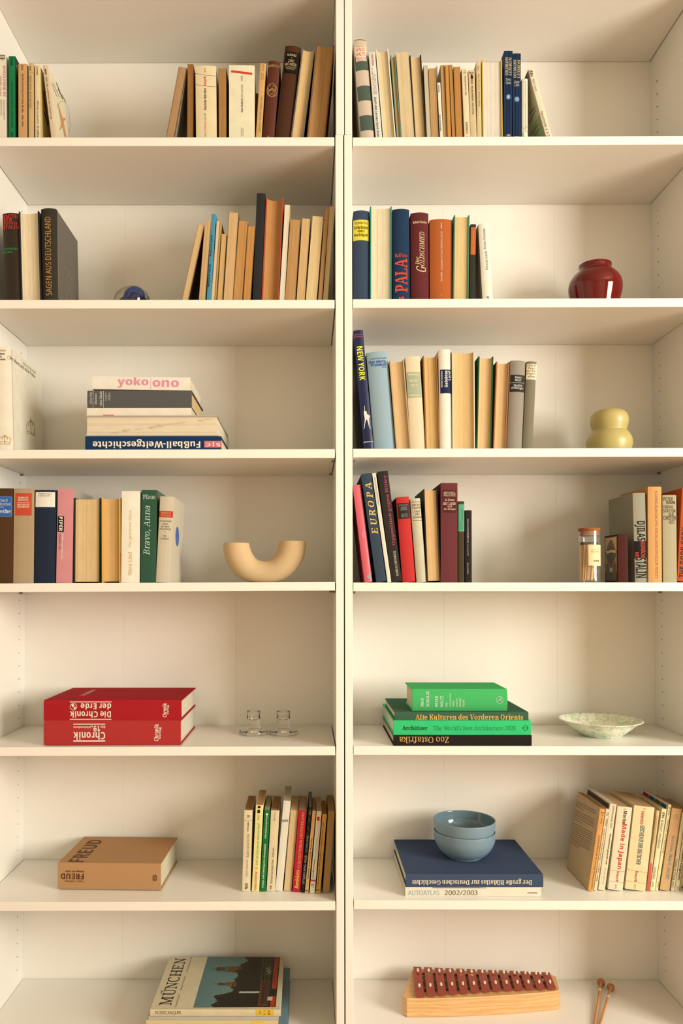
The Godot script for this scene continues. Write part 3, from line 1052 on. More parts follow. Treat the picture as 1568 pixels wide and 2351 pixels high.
	stand(r, "pf", [971.4, 982.6, 149.4], [980.2, 989.2], "c8bea0", "d8cba8", "thin grey-cream booklet next to the ragged black boards", {"d": 0.13})
	stand(r, "pf", [983.4, 1000.3, 156.3], [989.6, 1007.2], "b48a58", "cda066", "tan paperback with pages out before the white map booklet", {"d": 0.12})
	stand(r, "pf", [1000.6, 1004.6, 151.8], [1006.4, 1009.4], "bdb29a", "cbb68c", "thin grey booklet standing behind the white map booklet", {"d": 0.07, "back": 0.052})
	stand(r, "ps", [1003.6, 1011, 189.5], [1010, 1017.8], "efe6d0", "dcc69c", "small white map booklet with black lettering", {"d": 0.05, "text": [["Hallweg", "b", "33281c", 1007.4, 203.6, 17, 3.4, "d"], ["Karte und Kompaß", "b", "33281c", 1010.9, 282.7, 38, 3.4, "d"]]})
	stand(r, "pf", [1010.2, 1021, 149.2], [1018.4, 1026.4], "b88a50", "cda066", "thin tan paperback just after the white map booklet", {"d": 0.115, "back": 0.003})
	stand(r, "pf", [1021.6, 1030, 149], [1026.8, 1037], "b87c30", "d89a48", "thin paperback with the brightest orange pages out", {"d": 0.115})
	stand(r, "pf", [1030.7, 1038.5, 148.4], [1037.4, 1046], "a87838", "c58f52", "thin brown paperback after the bright orange pages", {"d": 0.115})
	stand(r, "pf", [1040, 1057, 152.8], [1047, 1062], "a87434", "cd8e48", "wider orange paperback with pages out before the cream spine", {"d": 0.115})
	stand(r, "ps", [1058.9, 1074, 156.3], [1066.5, 1079.6], "ecd5a8", "d0a468", "cream paperback with black capitals near its foot", {"d": 0.12, "text": [
		["Die Unersetzlichen", "s", "32281a", 1068.5, 196, 45, 4.4, "u"], ["COMMER", "s", "32281a", 1072, 293.5, 27, 4.8, "u"], ["16", "s", "32281a", 1067, 162.8, 5, 3.4, "h"], ["334", "s", "32281a", 1067, 167.4, 6.5, 3.4, "h"]], "polys": [["f", "2f7a50", ellipse(1072.5, 316.5, 3, 3)]]})
	stand(r, "ps", [1074.6, 1090.2, 160.7], [1080.4, 1094.6], "dcbd8e", "c89860", "buff paperback with a small black jug emblem", {"d": 0.12, "sheets": [["l", "a8482c"], ["r", "9a3c24"]], "text": [
		["Renate Dolz   ANTIQUITÄTEN – ZINN", "b", "2e2418", 1084.8, 222, 82, 4, "u"], ["4356/38", "b", "2e2418", 1082.2, 167.4, 11, 2.6, "h"]], "polys": [["f", "1e1812", PackedVector2Array([Vector2(1081.5, 170), Vector2(1085, 170.5), Vector2(1084.6, 173.5), Vector2(1086.4, 176.5), Vector2(1085.4, 181), Vector2(1081.6, 181), Vector2(1080.6, 176.5), Vector2(1082, 173.5)])]]})
	stand(r, "ps", [1093.5, 1104, 141.8], [1095.2, 1106.4], "dcc28c", "c8a060", "narrow straw-coloured paperback beside the yellow boards", {"d": 0.12, "text": [["Stefan Zweig", "r", "5a4a30", 1100.4, 227.4, 35, 4, "u"], ["Schachnovelle", "r", "b8683c", 1099.2, 188.4, 38, 4, "u"], ["1522", "r", "5a4a30", 1098.2, 157, 11, 3.4, "u"]]})
	stand(r, "hf", [1105, 1153.4, 137], [1108.6, 1153.8], "e0b93c", "f0e4d2", "hardcover with clean white pages out between yellow boards", {"d": 0.14, "hollow": 0.001})
	var stripes := []
	for k in 6:
		stripes.append(["f", "2f4a74", [[1159.2 + k * 3.2, 117.5], [1157.0 + k * 3.5, 315]], 1.0])
	stand(r, "ps", [1158.2, 1176.6, 116.4], [1155.2, 1177.2], "16223a", "c8b48c", "taller navy striped lexicon volume, its disc numbered 8", {"d": 0.14, "sheets": [["l", "14120f"]], "lines": stripes, "polys": [["f", "3f78a4", ellipse(1167.2, 222.6, 6.2, 6.6)]], "text": [
		["GOLDMANN", "R", "cdb878", 1163, 152.3, 42, 6.4, "u"], ["LEXIKON", "R", "cdb878", 1171, 152.8, 42, 6.4, "u"], ["Frau", "r", "d8ccb0", 1167, 182.6, 11, 6, "h"], ["Gnat", "r", "d8ccb0", 1167, 190.2, 12, 6, "h"], ["8", "b", "e8e4d8", 1167.2, 222.6, 4.6, 7, "h"], ["III", "b", "d8ccb0", 1167.4, 310.5, 9, 4, "h"]]})
	stripes = []
	for k in 6:
		stripes.append(["f", "2f4a74", [[1178.6 + k * 3.2, 123.5], [1178.8 + k * 3.3, 315]], 1.0])
	stand(r, "ps", [1177.2, 1196, 122.3], [1177.6, 1196.8], "16223a", "c8b48c", "shorter navy striped lexicon volume touching the phrase book", {"d": 0.14, "lines": stripes, "polys": [["f", "3f78a4", ellipse(1186.5, 228, 6.4, 6.6)]], "text": [
		["GOLDMANN", "R", "cdb878", 1182.2, 158, 42, 6.4, "u"], ["LEXIKON", "R", "cdb878", 1191.2, 158.5, 42, 6.4, "u"], ["Kreb", "r", "d8ccb0", 1186.4, 188.2, 11.5, 6, "h"], ["Lieb", "r", "d8ccb0", 1186.4, 195.4, 10.5, 6, "h"], ["13", "b", "e8e4d8", 1186.5, 228, 7.6, 7, "h"], ["III", "b", "d8ccb0", 1186.8, 315, 9, 3.4, "h"]]})
	stand(r, "ps", [1198.2, 1212.4, 180.2], [1198.2, 1212.4], "efe3c6", "e0cc9c", "short cream phrase book with faint orange lettering", {"d": 0.11, "bulge": 0.002, "text": [["Langenscheidts Sprachführer Niederländisch", "r", "c4825c", 1207.2, 243.5, 116, 4.4, "u"], ["L", "b", "5fae4c", 1202.6, 309.8, 6, 9.5, "h"]], "lines": [["f", "c8bd9a", [[1200, 292], [1206, 296], [1211, 290]], 1.2], ["f", "c8bd9a", [[1200, 304], [1207, 300], [1211, 303]], 1.2]]})
	stand(r, "ps", [1212.2, 1225.4, 157], [1252.6, 1268.4], "ecd9b6", "d8bc8c", "cream paperback with a green-tinted cover leaning on the phrase book", {"d": 0.125, "sheets": [["l", "c8bd90"], ["l", "9aa46c", 0.04, 0.98, 0.02, 0.42]], "text": [
		["dtv", "b", "2e2a22", 1220.6, 168.6, 15, 7, "d"], ["Beck-Texte", "s", "8a8270", 1228, 195.3, 28, 5, "d"], ["GesundheitsR", "s", "4a4234", 1248.4, 273.3, 38, 5.4, "d"], ["2. A. 5", "s", "4a4234", 1257.4, 304.3, 18, 5.2, "d"]],
		"lines": [["l", "4c5638", [[1216, 262], [1228, 246]], 1.6], ["l", "4c5638", [[1214, 284], [1230, 252]], 1.4], ["l", "b04a30", [[1222, 308], [1236, 285]], 1.6], ["l", "4c5638", [[1228, 312], [1238, 296]], 1.5]]})

	r = row_of("L2", -0.025, 1.12, ", on the paperweight's shelf", "books on the shelf with the glass ball")
	stand(r, "hs", [3.8, 40.4, 488.4], [8.4, 46.6], "2e2218", "d8bc8c", "black book with heavy red block capitals", {"mat": "gloss", "d": 0.15, "text": [
		["SMITH", "R", "c8321e", 23.6, 496.6, 34, 8.2, "h"], ["DER", "R", "c8321e", 17.6, 504.9, 20.5, 7.4, "h"], ["JUNGE", "R", "c8321e", 23.9, 513.4, 34, 7.6, "h"], ["STALIN", "R", "c8321e", 24.3, 521.4, 35, 8, "h"], ["Droemer", "s", "2f8a44", 24.4, 570.8, 33, 6.4, "h"], ["Knaur", "s", "2f8a44", 18.6, 578.2, 21.5, 6.2, "h"]]})
	stand(r, "hf", [41.8, 90, 484.5], [48.6, 94.6], "24242a", "ecd6ae", "thick hardcover with cream pages out beside the black book", {"mat": "gloss", "d": 0.15})
	stand(r, "hs", [91.6, 128.2, 477.6], [95.9, 131.4], "3a342a", "d8bc8c", "large dark grey cloth book with gold capitals up its spine", {"d": 0.163, "sheets": [["r", "6c6254", 0.07, 0.995]], "text": [["SAGEN AUS DEUTSCHLAND", "s", "b8843c", 110.6, 588, 182, 13.5, "u"]],
		"lines": [["r", "8a7a5c", [[146, 609], [150, 616], [154, 618], [159, 628], [165, 630], [168, 636], [163, 640], [159, 634], [155, 629], [153, 636], [156, 648], [158, 662], [154, 676], [152, 687]], 0.9], ["r", "8a7a5c", [[163, 640], [168, 648], [174, 656], [177, 665], [172, 668], [168, 658], [162, 655], [161, 668], [164, 687]], 0.9], ["r", "8a7a5c", [[170, 687], [173, 678], [177, 680]], 0.9], ["r", "847458", [[131.6, 482], [133.6, 686]], 1.2]]})

	r = row_of("L2", -0.025, 1.06, ", on the paperweight's shelf", "books on the shelf with the glass ball")
	stand(r, "pf", [454.8, 469.8, 515.4], [417.6, 433], "a87c50", "e0ba84", "splayed paperback leaning furthest, dark floral cover showing", {"d": 0.12, "sheets": [["r", "3a2018"]]})
	stand(r, "pf", [471.4, 484, 507], [455, 472.6], "c09a68", "dcb27a", "tan paperback with pages out next to the blue spine, splayed side", {"d": 0.12})
	stand(r, "ps", [485.5, 496.5, 491.2], [474, 484.4], "4a92ac", "d8b888", "slim sky blue paperback with black lettering", {"d": 0.12, "text": [["Judith Jannberg", "b", "1e3440", 485, 564, 50, 4.6, "d"], ["Ich bin eine Hexe", "b", "1e3440", 481, 632.8, 52, 4.6, "d"]]})
	stand(r, "pf", [497, 505.4, 507.3], [484.8, 492.2], "d8bc90", "ecd0a4", "narrow paperback with the palest pages after the blue spine", {"d": 0.115})
	stand(r, "pf", [505.4, 508.8, 507.4], [492.6, 496.8], "d8a040", "dcb27a", "very thin paperback with a yellow back cover", {"d": 0.115})
	stand(r, "pf", [508.6, 521.2, 536.6], [498.4, 511.2], "c8a068", "dfb476", "shortest paperback with golden pages out before a taller one", {"d": 0.11, "back": 0.002})
	stand(r, "pf", [525.2, 549, 487.6], [512.8, 535], "7a6a54", "dfb47c", "tall paperback with golden pages out between shorter ones", {"d": 0.13})
	stand(r, "pf", [547.4, 570.4, 507.3], [535.8, 555.8], "a87c44", "cf9654", "paperback with darker orange pages out after the tall golden one", {"d": 0.115})
	stand(r, "pf", [570.6, 585, 519.3], [556.2, 577.3], "a87434", "cf9450", "orange-paged paperback standing against the black hardcover", {"d": 0.115})
	stand(r, "hs", [588.8, 610.4, 443.4], [580, 599.6], "32302f", "c89c60", "tallest book, plain black with a bare spine", {"d": 0.16, "bulge": 0.001})
	stand(r, "hf", [610.2, 651.6, 453], [600.6, 640.4], "b84a30", "c58a4c", "hardcover with brown pages out between red boards", {"d": 0.15, "hollow": 0.008})
	stand(r, "pf", [653.4, 667, 470], [641.8, 652.8], "e8dcc0", "efe2c6", "white-paged book with a yellow back cover beside the red boards", {"d": 0.13, "sheets": [["r", "d8a03c"]]})
	stand(r, "pf", [667.2, 690, 504], [653, 679.4], "b07a48", "c8985c", "paperback with uneven brown pages and a red edge", {"d": 0.12, "sheets": [["r", "b85a30"]]})
	stand(r, "pf", [692.9, 713.8, 501.6], [680, 700.6], "6a5c44", "e0b67a", "tan paperback with a dark edge in the last five", {"d": 0.12})
	stand(r, "pf", [716.3, 743.9, 496.4], [701.5, 727.9], "6a5c44", "ebca92", "wide paperback with light cream pages out near the divider", {"d": 0.125})
	stand(r, "pf", [745.9, 755.9, 479.2], [729.2, 740.4], "8a6844", "cf9a60", "narrow brown-paged paperback second from the divider", {"d": 0.125})
	stand(r, "pf", [756.6, 767.2, 474.8], [741, 753.6], "c8b48c", "dfbf8c", "curling cream paperback leaning on the divider", {"d": 0.125})

	r = row_of("R2", -0.025, 1.0, ", on the red vase's shelf", "books on the shelf with the red vase")
	stand(r, "hs", [811, 847.8, 482.8], [811, 848], "3f4c60", "ecd8ac", "slate blue book with a yellow title label", {"d": 0.15, "fields": [["ecd42c", 829, 528, 36, 47.5]], "text": [["Victoria Holt", "r", "2a2214", 829.2, 511.2, 31, 6, "h"], ["Geheimnis", "R", "2a2214", 829.2, 521.5, 33, 8, "h"], ["einer", "R", "2a2214", 829.4, 529.6, 16.5, 6.4, "h"], ["Nachtigall", "R", "2a2214", 828.8, 539.7, 32, 8.6, "h"]]})
	stand(r, "hf", [849.8, 899.4, 473.6], [848.4, 900], "2f8c7c", "f3e3bd", "thick hardcover with cream pages out between bright teal boards", {"d": 0.15, "hollow": 0.003})
	stand(r, "hs", [900.6, 940.4, 479], [902, 942.2], "263c58", "e8d0a0", "navy cloth book with huge red letters", {"d": 0.15, "text": [["Ralf Isau", "R", "cf4a30", 921.3, 586, 28.5, 8.4, "h"], ["PALA", "R", "d8492e", 921.5, 632, 77, 28, "u"]], "polys": [["f", "d8492e", PackedVector2Array([Vector2(915.5, 686.5), Vector2(917, 681.5), Vector2(921, 684), Vector2(924, 680), Vector2(927.5, 683.5), Vector2(928, 686.5)])]]})
	stand(r, "hs", [942.8, 984.6, 487.4], [943.6, 985.6], "6c2e30", "e8d0a0", "maroon book with slanted gold title", {"d": 0.15, "text": [["Roland Mueller", "R", "e0c48c", 964.5, 509.6, 32, 5.6, "h"], ["Der", "ri", "e6cd90", 958.4, 597.6, 18.5, 8, "u"], ["OLDSCHMIED", "ri", "ecd49a", 968.6, 571, 80, 11, "u"], ["G", "ri", "ecd49a", 966.8, 617, 17, 22, "u"]], "lines": [["f", "ecd49a", [[972, 622], [976, 621.5], [978.5, 623.5]], 0.9]]})
	stand(r, "hs", [986.8, 1039, 502.4], [987.4, 1040], "bf6228", "e8d0a0", "wide burnt orange book with a thin row of cream letters", {"d": 0.15, "text": [["Gavalda", "ri", "f0d4ac", 1013, 635, 22, 4.6, "u"], ["ZUSAMMEN IST MAN WENIGER ALLEIN", "r", "f0d4ac", 1013.6, 575.5, 90, 3.8, "u"], ["Brigitte", "b", "f0dcc0", 1013, 517.4, 14, 3.6, "u"], ["1", "r", "f0d4ac", 1013, 677, 2, 4, "h"]]})
	stand(r, "hf", [1041.6, 1079, 493.4], [1040.2, 1075.6], "4f8c66", "efcf90", "hardcover with golden pages out between green boards", {"d": 0.14, "hollow": 0.001})
	stand(r, "ps", [1080.4, 1093, 514.6], [1077, 1091.2], "38332c", "d8c8a0", "thin black paperback with an orange label", {"d": 0.1, "sheets": [["r", "a09680"]], "fields": [["cc642c", 1086.5, 553.4, 11.4, 63.4]], "text": [["JOYCE", "s", "ecc048", 1086.6, 574, 13, 2.4, "u"], ["GIACOMO JOYCE", "s", "ecc048", 1086.6, 545, 30, 2.4, "u"]]})
	stand(r, "ps", [1098, 1122.6, 513], [1108, 1132], "f0e6cc", "e8d4a8", "white paperback leaning at the end of the row", {"d": 0.13, "bulge": 0.003, "sheets": [["l", "a08a64"]], "text": [["Donna Leon", "r", "2e281e", 1116.6, 597.7, 44, 5.2, "u"], ["Feine Freunde", "ri", "2e281e", 1112.2, 548.4, 49, 5.2, "u"], ["d", "b", "2e281e", 1119.8, 683, 4, 5, "u"]]})

	r = row_of("L3", -0.02, 1.08, ", above the U-shaped vase", "books on the shelf above the U-shaped vase")
	stand(r, "hs", [-30, 21.5, 797], [-26, 29], "ecdcc2", "e8d6b0", "big white book printed with golden crowns", {"mat": "paper", "d": 0.2, "sheets": [["r", "e6d8bc", 0.06, 0.995]], "text": [["Nobel", "b", "c09a48", 6, 804.3, 13, 4.6, "h"], ["Mann", "b", "3a3026", 4.4, 812, 12, 4.2, "h"], ["und", "b", "3a3026", 0, 818.4, 7, 4.2, "h"], ["Preise", "b", "3a3026", 4.8, 824.6, 14, 4.4, "h"]],
		"lines": [["f", "b88c3c", ring_pts(11, 1010, 13, 8, 3.4, 6.0, 10), 1.0], ["f", "b88c3c", ring_pts(11, 1010, 6, 10, 3.2, 6.2, 10), 1.0], ["f", "b88c3c", [[11, 998], [11, 1018]], 1.3], ["f", "b88c3c", [[0, 1015], [11, 1013.5], [22, 1015]], 1.0], ["f", "b88c3c", [[1, 1020], [11, 1018.6], [21, 1020]], 1.0], ["f", "b88c3c", [[-2, 1006], [1, 1018]], 0.9], ["f", "b88c3c", [[24, 1006], [21, 1018]], 0.9],
			["r", "9c7a3c", ring_pts(70, 980, 9.5, 13, 3.2, 6.2, 10), 1.1], ["r", "9c7a3c", ring_pts(70, 980, 4.5, 15, 3.2, 6.2, 10), 1.0], ["r", "9c7a3c", [[70, 958], [70.5, 995]], 1.2], ["r", "9c7a3c", [[62, 990], [70, 992], [78.5, 998]], 1.2], ["r", "9c7a3c", [[62.5, 995], [70, 996.5], [78.5, 1001]], 1.2], ["r", "9c7a3c", [[60.6, 981], [62.5, 994]], 0.9], ["r", "9c7a3c", [[79.4, 982], [78.5, 1000]], 0.9]],
		"face_text": [["r", "Alfred Nobel", "s", "b8924c", 67, 844.5, 84, 9, "h"], ["r", "Der Mann und seine Preise", "s", "4a4236", 52.5, 843, 158, 9, "h"]]})
	var y := shelf_y("L3", -0.3)
	var b := lay(r, "hs", 195.4, 508, 1002.4, 1033.4, -0.004, y + 0.0002, 0.222, "16355c", "e8d8b8", "navy picture book with upside down cream title, lowest of the pile", {"mat": "paper", "bulge": 0.0006, "text": [["Fußball-Weltgeschichte", "b", "ecdcc0", 336.4, 1018.6, 247, 21, "i"], ["S|C", "b", "ecdcc0", 488.8, 1019.8, 34, 11, "i"]], "fields": [["d0707c", 488.8, 1019.8, 40, 15.5, "title_label", 0.0003]]})
	b = lay(r, "hf", 195.4, 500, 954.4, 1002, -0.004, b.top, 0.225, "b8b0a0", "efdcbc", "thick book with thumb-indexed pages out, second from below in the pile", {"hollow": 0.0015, "lines": [["f", "c8b494", [[258, 993.6], [276, 991.6]], 1.2], ["f", "c8b494", [[288, 988.4], [298, 986.6]], 3.0], ["f", "c8b494", [[318, 984.8], [328, 984.2]], 1.4], ["f", "c8b494", [[348, 981.6], [357, 980.2]], 3.0], ["f", "c8b494", [[357, 979.4], [369, 977.2]], 1.6], ["f", "c8b494", [[369, 976.8], [379, 975.6]], 3.0], ["f", "c8b494", [[388, 973.2], [399, 972.4]], 1.2], ["f", "c8b494", [[410, 970.4], [430, 968.2]], 1.2], ["f", "c8b494", [[460, 964.8], [470, 964.4]], 2.4], ["f", "c8b494", [[474, 962.4], [487, 961.4]], 1.2]]})
	b = lay(r, "ps", 199, 439.2, 936.6, 954.2, -0.006, b.top, 0.19, "ecdcc4", "e8d4ac", "white paperback lying in the middle of the pile", {"bulge": 0.0006, "polys": [["f", "cf3c28", PackedVector2Array([Vector2(236, 952.2), Vector2(261, 952.2), Vector2(262.5, 954.0), Vector2(237.5, 954.0)])]]})
	b = lay(r, "hs", 200, 440.2, 895.6, 936.2, -0.006, b.top, 0.185, "5c5a56", "e3be88", "dark grey cloth book, second from the top of the pile", {"bulge": 0.002, "text": [["Alfred Mühr", "ri", "c8c0ae", 208.4, 913.5, 30, 6, "u"], ["Mephisto", "ri", "e0d8c4", 220.4, 916, 27, 6, "u"], ["ohne Maske", "ri", "e0d8c4", 231.2, 914.6, 35, 6, "u"], ["Langen", "ri", "b8b2a4", 243.4, 911.5, 21, 6, "u"], ["Müller", "ri", "b8b2a4", 250.6, 910.4, 20, 6, "u"]], "lines": [["f", "cfc8b6", [[213.8, 896.4], [213.4, 935.2]], 0.8], ["f", "cfc8b6", [[237.6, 896.4], [237.0, 935.2]], 0.8]]})
	lay(r, "ps", 211, 436, 864.6, 894.4, -0.006, b.top, 0.17, "efe2d0", "ecdcc0", "white book with big pink title, topmost of the pile", {"bulge": 0.0022, "tilt": -0.0155, "text": [["yoko", "b", "e08a9c", 305.6, 878.0, 71, 25, "h"], ["ono", "b", "e08a9c", 380.8, 880.4, 60, 16, "h"], ["Nicola Bardola", "s", "e0a0ac", 346.6, 880.2, 26, 3, "d"]]})

	r = row_of("R3", -0.025, 1.0, ", on the yellow vase's shelf", "books on the shelf with the yellow vase")
	stand(r, "hs", [811, 833, 757.4], [835, 859], "20264c", "e0c896", "tall navy book with yellow lettering and a white statue", {"mat": "gloss", "d": 0.2, "text": [["Christian Metzger", "b", "d8586c", 822.6, 768.4, 20, 2.8, "h"], ["Bernd Obermann", "b", "d8586c", 822.8, 772.6, 20, 2.8, "h"], ["NEW YORK", "b", "ecdf2c", 828.9, 834, 78.5, 13, "d"], ["KÖNEMANN", "b", "e8e0d0", 846.2, 1014, 22, 2.8, "h"]],
		"polys": [["f", "e8dcc6", PackedVector2Array([Vector2(836.4, 931.5), Vector2(837.4, 931.5), Vector2(838, 944), Vector2(841, 943.4), Vector2(842, 947), Vector2(843, 951), Vector2(848, 953), Vector2(849.6, 956), Vector2(847.4, 961), Vector2(848.6, 979), Vector2(850.6, 981.5), Vector2(850.8, 984), Vector2(834.4, 984.4), Vector2(836, 980.6), Vector2(837.6, 962), Vector2(835.6, 951), Vector2(835.2, 944.5), Vector2(836.8, 943)])]]})
	stand(r, "hs", [840, 889.8, 807], [860, 908], "9db4bc", "e0c896", "thick pale blue book with small blue title", {"mat": "cloth", "d": 0.15, "text": [["Frederick Forsyth", "si", "2e3236", 868.8, 822.8, 36.5, 4.6, "h"], ["Das vierte", "bi", "2f58a8", 866.6, 829.6, 40, 7.4, "h"], ["Protokoll", "bi", "2f58a8", 869.4, 836.6, 36, 7.6, "h"], ["Roman", "si", "3a4248", 882.6, 841.8, 10.5, 3, "h"]]})
	stand(r, "hf", [892.6, 928.4, 826.4], [909.8, 943], "c8a878", "e3ba80", "hardcover with tan pages out beside the pale blue book", {"d": 0.14})
	stand(r, "hs", [929, 964.8, 818], [943.8, 976.6], "eed7ac", "e0c896", "cream cloth book with a faded green title band", {"d": 0.14, "bulge": 0.0025, "fields": [["b2b694", 950, 883.5, 34, 59, "title_label", 0.0003, true]], "lines": [["f", "ecd98c", [[936.6, 860.2], [962.4, 860.2]], 1.3], ["f", "ecd98c", [[939.6, 907.2], [965.6, 907.2]], 1.3]], "text": [["MOBY", "R", "ecdc98", 950.6, 874, 19.5, 4.6, "h"], ["DICK", "R", "ecdc98", 951.6, 884.6, 15.5, 4.8, "h"]]})
	stand(r, "hf", [968.6, 1005.4, 816.4], [978.4, 1008.8], "a06a30", "e4b670", "hardcover with orange pages out between ochre boards", {"d": 0.14})
	stand(r, "hs", [1006.4, 1035.6, 801.8], [1009.8, 1038.6], "f3e8d0", "e0c896", "white book with a navy square label", {"mat": "paper", "d": 0.15, "fields": [["1f2a4c", 1023.6, 875.6, 25.4, 55]], "text": [["Ulrich Greiner", "b", "d8d2c0", 1014.2, 870, 38, 3.6, "u"], ["Gelobtes", "b", "ece6d4", 1023.8, 870, 38.5, 7.6, "u"], ["Land", "b", "ece6d4", 1031.8, 862, 21, 6.6, "u"]]})
	stand(r, "hf", [1036.6, 1090.4, 806], [1039.2, 1090.6], "e8d6b0", "eec685", "thickest hardcover with golden pages out", {"d": 0.15})
	stand(r, "hf", [1098.4, 1133, 818], [1093, 1128.4], "2f5c2c", "efc488", "hardcover with orange pages out between dark green boards", {"d": 0.15, "hollow": 0.004})
	stand(r, "hf", [1139.4, 1169.6, 830.4], [1131.6, 1162.8], "ac7248", "e8bb80", "hardcover with orange pages out between brown boards", {"d": 0.14})
	stand(r, "hs", [1172.2, 1208, 827.6], [1164.4, 1200], "9f9280", "e0c896", "grey linen book with two black title panels", {"d": 0.14, "fields": [["34302a", 1189, 869, 32.8, 17.2], ["34302a", 1188, 889.4, 32.8, 20.4]], "text": [["Robert", "si", "ece6d8", 1190, 866.2, 16, 5.6, "h"], ["Musil", "si", "ece6d8", 1189.4, 872.4, 14, 5.4, "h"], ["Sämtliche", "si", "ece6d8", 1189.4, 884.8, 21, 5.6, "h"], ["Erzählungen", "si", "ece6d8", 1188.4, 891.4, 28, 6.4, "h"]]})
	stand(r, "hs", [1208.8, 1233.8, 829.6], [1200.6, 1223], "857a62", "e0c896", "olive grey linen book with cream label, last in line", {"d": 0.14, "fields": [["f0dcae", 1220.8, 853.2, 23.6, 36.2]], "text": [["Felix R.", "s", "4a4232", 1221.6, 839, 19.5, 5, "h"], ["Paturi", "s", "4a4232", 1221, 845.4, 16, 5, "h"], ["Der Roll-", "s", "4a4232", 1220.8, 851.8, 22, 5, "h"], ["treppen-", "s", "4a4232", 1220.4, 858.4, 22, 5.6, "h"], ["effekt", "s", "4a4232", 1220.8, 864.6, 15.5, 5, "h"]]})

	r = row_of("L4", -0.015, 1.1, ", on the U-shaped vase's shelf", "books on the shelf with the U-shaped vase")
	stand(r, "hs", [-20, 30.6, 1121], [-19, 28.6], "54381e", "e0c896", "dark brown book with a bright blue label", {"d": 0.15, "bulge": 0.002, "fields": [["2f62b0", 5, 1163, 44, 47], ], "lines": [["f", "6f98cc", [[-16, 1140.8], [26, 1140.8], [26, 1185.2], [-16, 1185.2]], 0.7], ["f", "d8c8a8", [[-2, 1164.2], [9, 1164.2]], 1.2]], "text": [["Richard", "r", "e0d0ac", 4.6, 1148.4, 26, 6.4, "h"], ["Friedenthal", "r", "e0d0ac", 4.4, 1157, 41, 6.4, "h"], ["Goethe", "R", "e6d6b0", 5, 1173.6, 39, 9, "h"]]})
	stand(r, "hs", [31, 78.4, 1121.6], [29.4, 76.2], "c6a67e", "e0c896", "beige linen book with a red label", {"mat": "linen", "d": 0.15, "bulge": 0.002, "fields": [["cc4a2e", 53.6, 1158, 38, 51.4]], "lines": [["f", "ecc8a4", [[39, 1153.2], [67.6, 1153.2]], 0.7]], "text": [["HERMANN", "R", "f0d4b0", 53.4, 1142.6, 23.5, 4, "h"], ["BENGTSON", "R", "f0d4b0", 53.4, 1147.8, 24, 4, "h"], ["GRIECHISCHE", "R", "f0d4b0", 53.4, 1158.6, 29, 4, "h"], ["GESCHICHTE", "R", "f0d4b0", 53.4, 1164, 28, 4, "h"]]})
	stand(r, "hs", [79.4, 130.4, 1124.6], [77.4, 126], "272f40", "e0c896", "navy book with a blank white label at the top", {"d": 0.15, "bulge": 0.003, "fields": [["ece2d0", 103.3, 1146.7, 45, 34.6]], "text": [["Siegfried Lenz", "s", "4a443a", 103, 1134, 30, 4, "h"], ["Exerzierplatz", "s", "4a443a", 101.6, 1138.6, 27, 4, "h"]]})
	stand(r, "hs", [131.8, 169.8, 1121.8], [128.6, 165.6], "d88c8c", "e6d4b4", "pink book with a small black label on its side", {"mat": "paper", "d": 0.15, "bulge": 0.0008, "sheets": [["r", "b0a48c"]], "fields": [["241c18", 139.7, 1203, 14.4, 36.6]], "text": [["PIPER", "b", "ece2d4", 139.7, 1203, 33, 8, "d"], ["M. J. Hyland", "r", "4a2c2c", 137.6, 1244.5, 35, 4.8, "u"], ["Die Liste der Lügen", "R", "efdcd0", 143, 1255, 57, 5, "u"]]})
	stand(r, "hf", [171.2, 230.2, 1143], [167.4, 231.6], "24221f", "e6c48c", "thick hardcover with pale golden pages out between black boards", {"mat": "gloss", "d": 0.14, "hollow": 0.002})
	stand(r, "hf", [232.4, 276.6, 1142], [233.6, 276.6], "d8a436", "dfae68", "hardcover with darker orange pages out between yellow boards", {"mat": "gloss", "d": 0.14, "hollow": 0.004, "sheets": [["r", "a83a20", 0.0, 0.98, 0.02, 0.35]]})
	stand(r, "hs", [278.6, 322.6, 1127.4], [277.8, 319.8], "f0e4cc", "e6d4b4", "white book with faint golden lettering", {"mat": "paper", "d": 0.14, "bulge": 0.001, "text": [["Hera Lind", "R", "d8b464", 298.4, 1293.6, 54, 8, "u"], ["Der gemietete Mann", "r", "d8b464", 299.6, 1213.6, 85, 8, "u"]]})
	stand(r, "hs", [324.6, 360.4, 1124.6], [321.8, 358.2], "28503a", "e6d4b4", "dark green book with a flowing white title", {"mat": "gloss", "d": 0.15, "bulge": 0.001, "text": [["Pfaue", "r", "c4d0c0", 342.4, 1140.4, 28, 10, "h"], ["Bravo, Anna", "ri", "b4c8b4", 338.6, 1217, 116, 17, "u"]]})
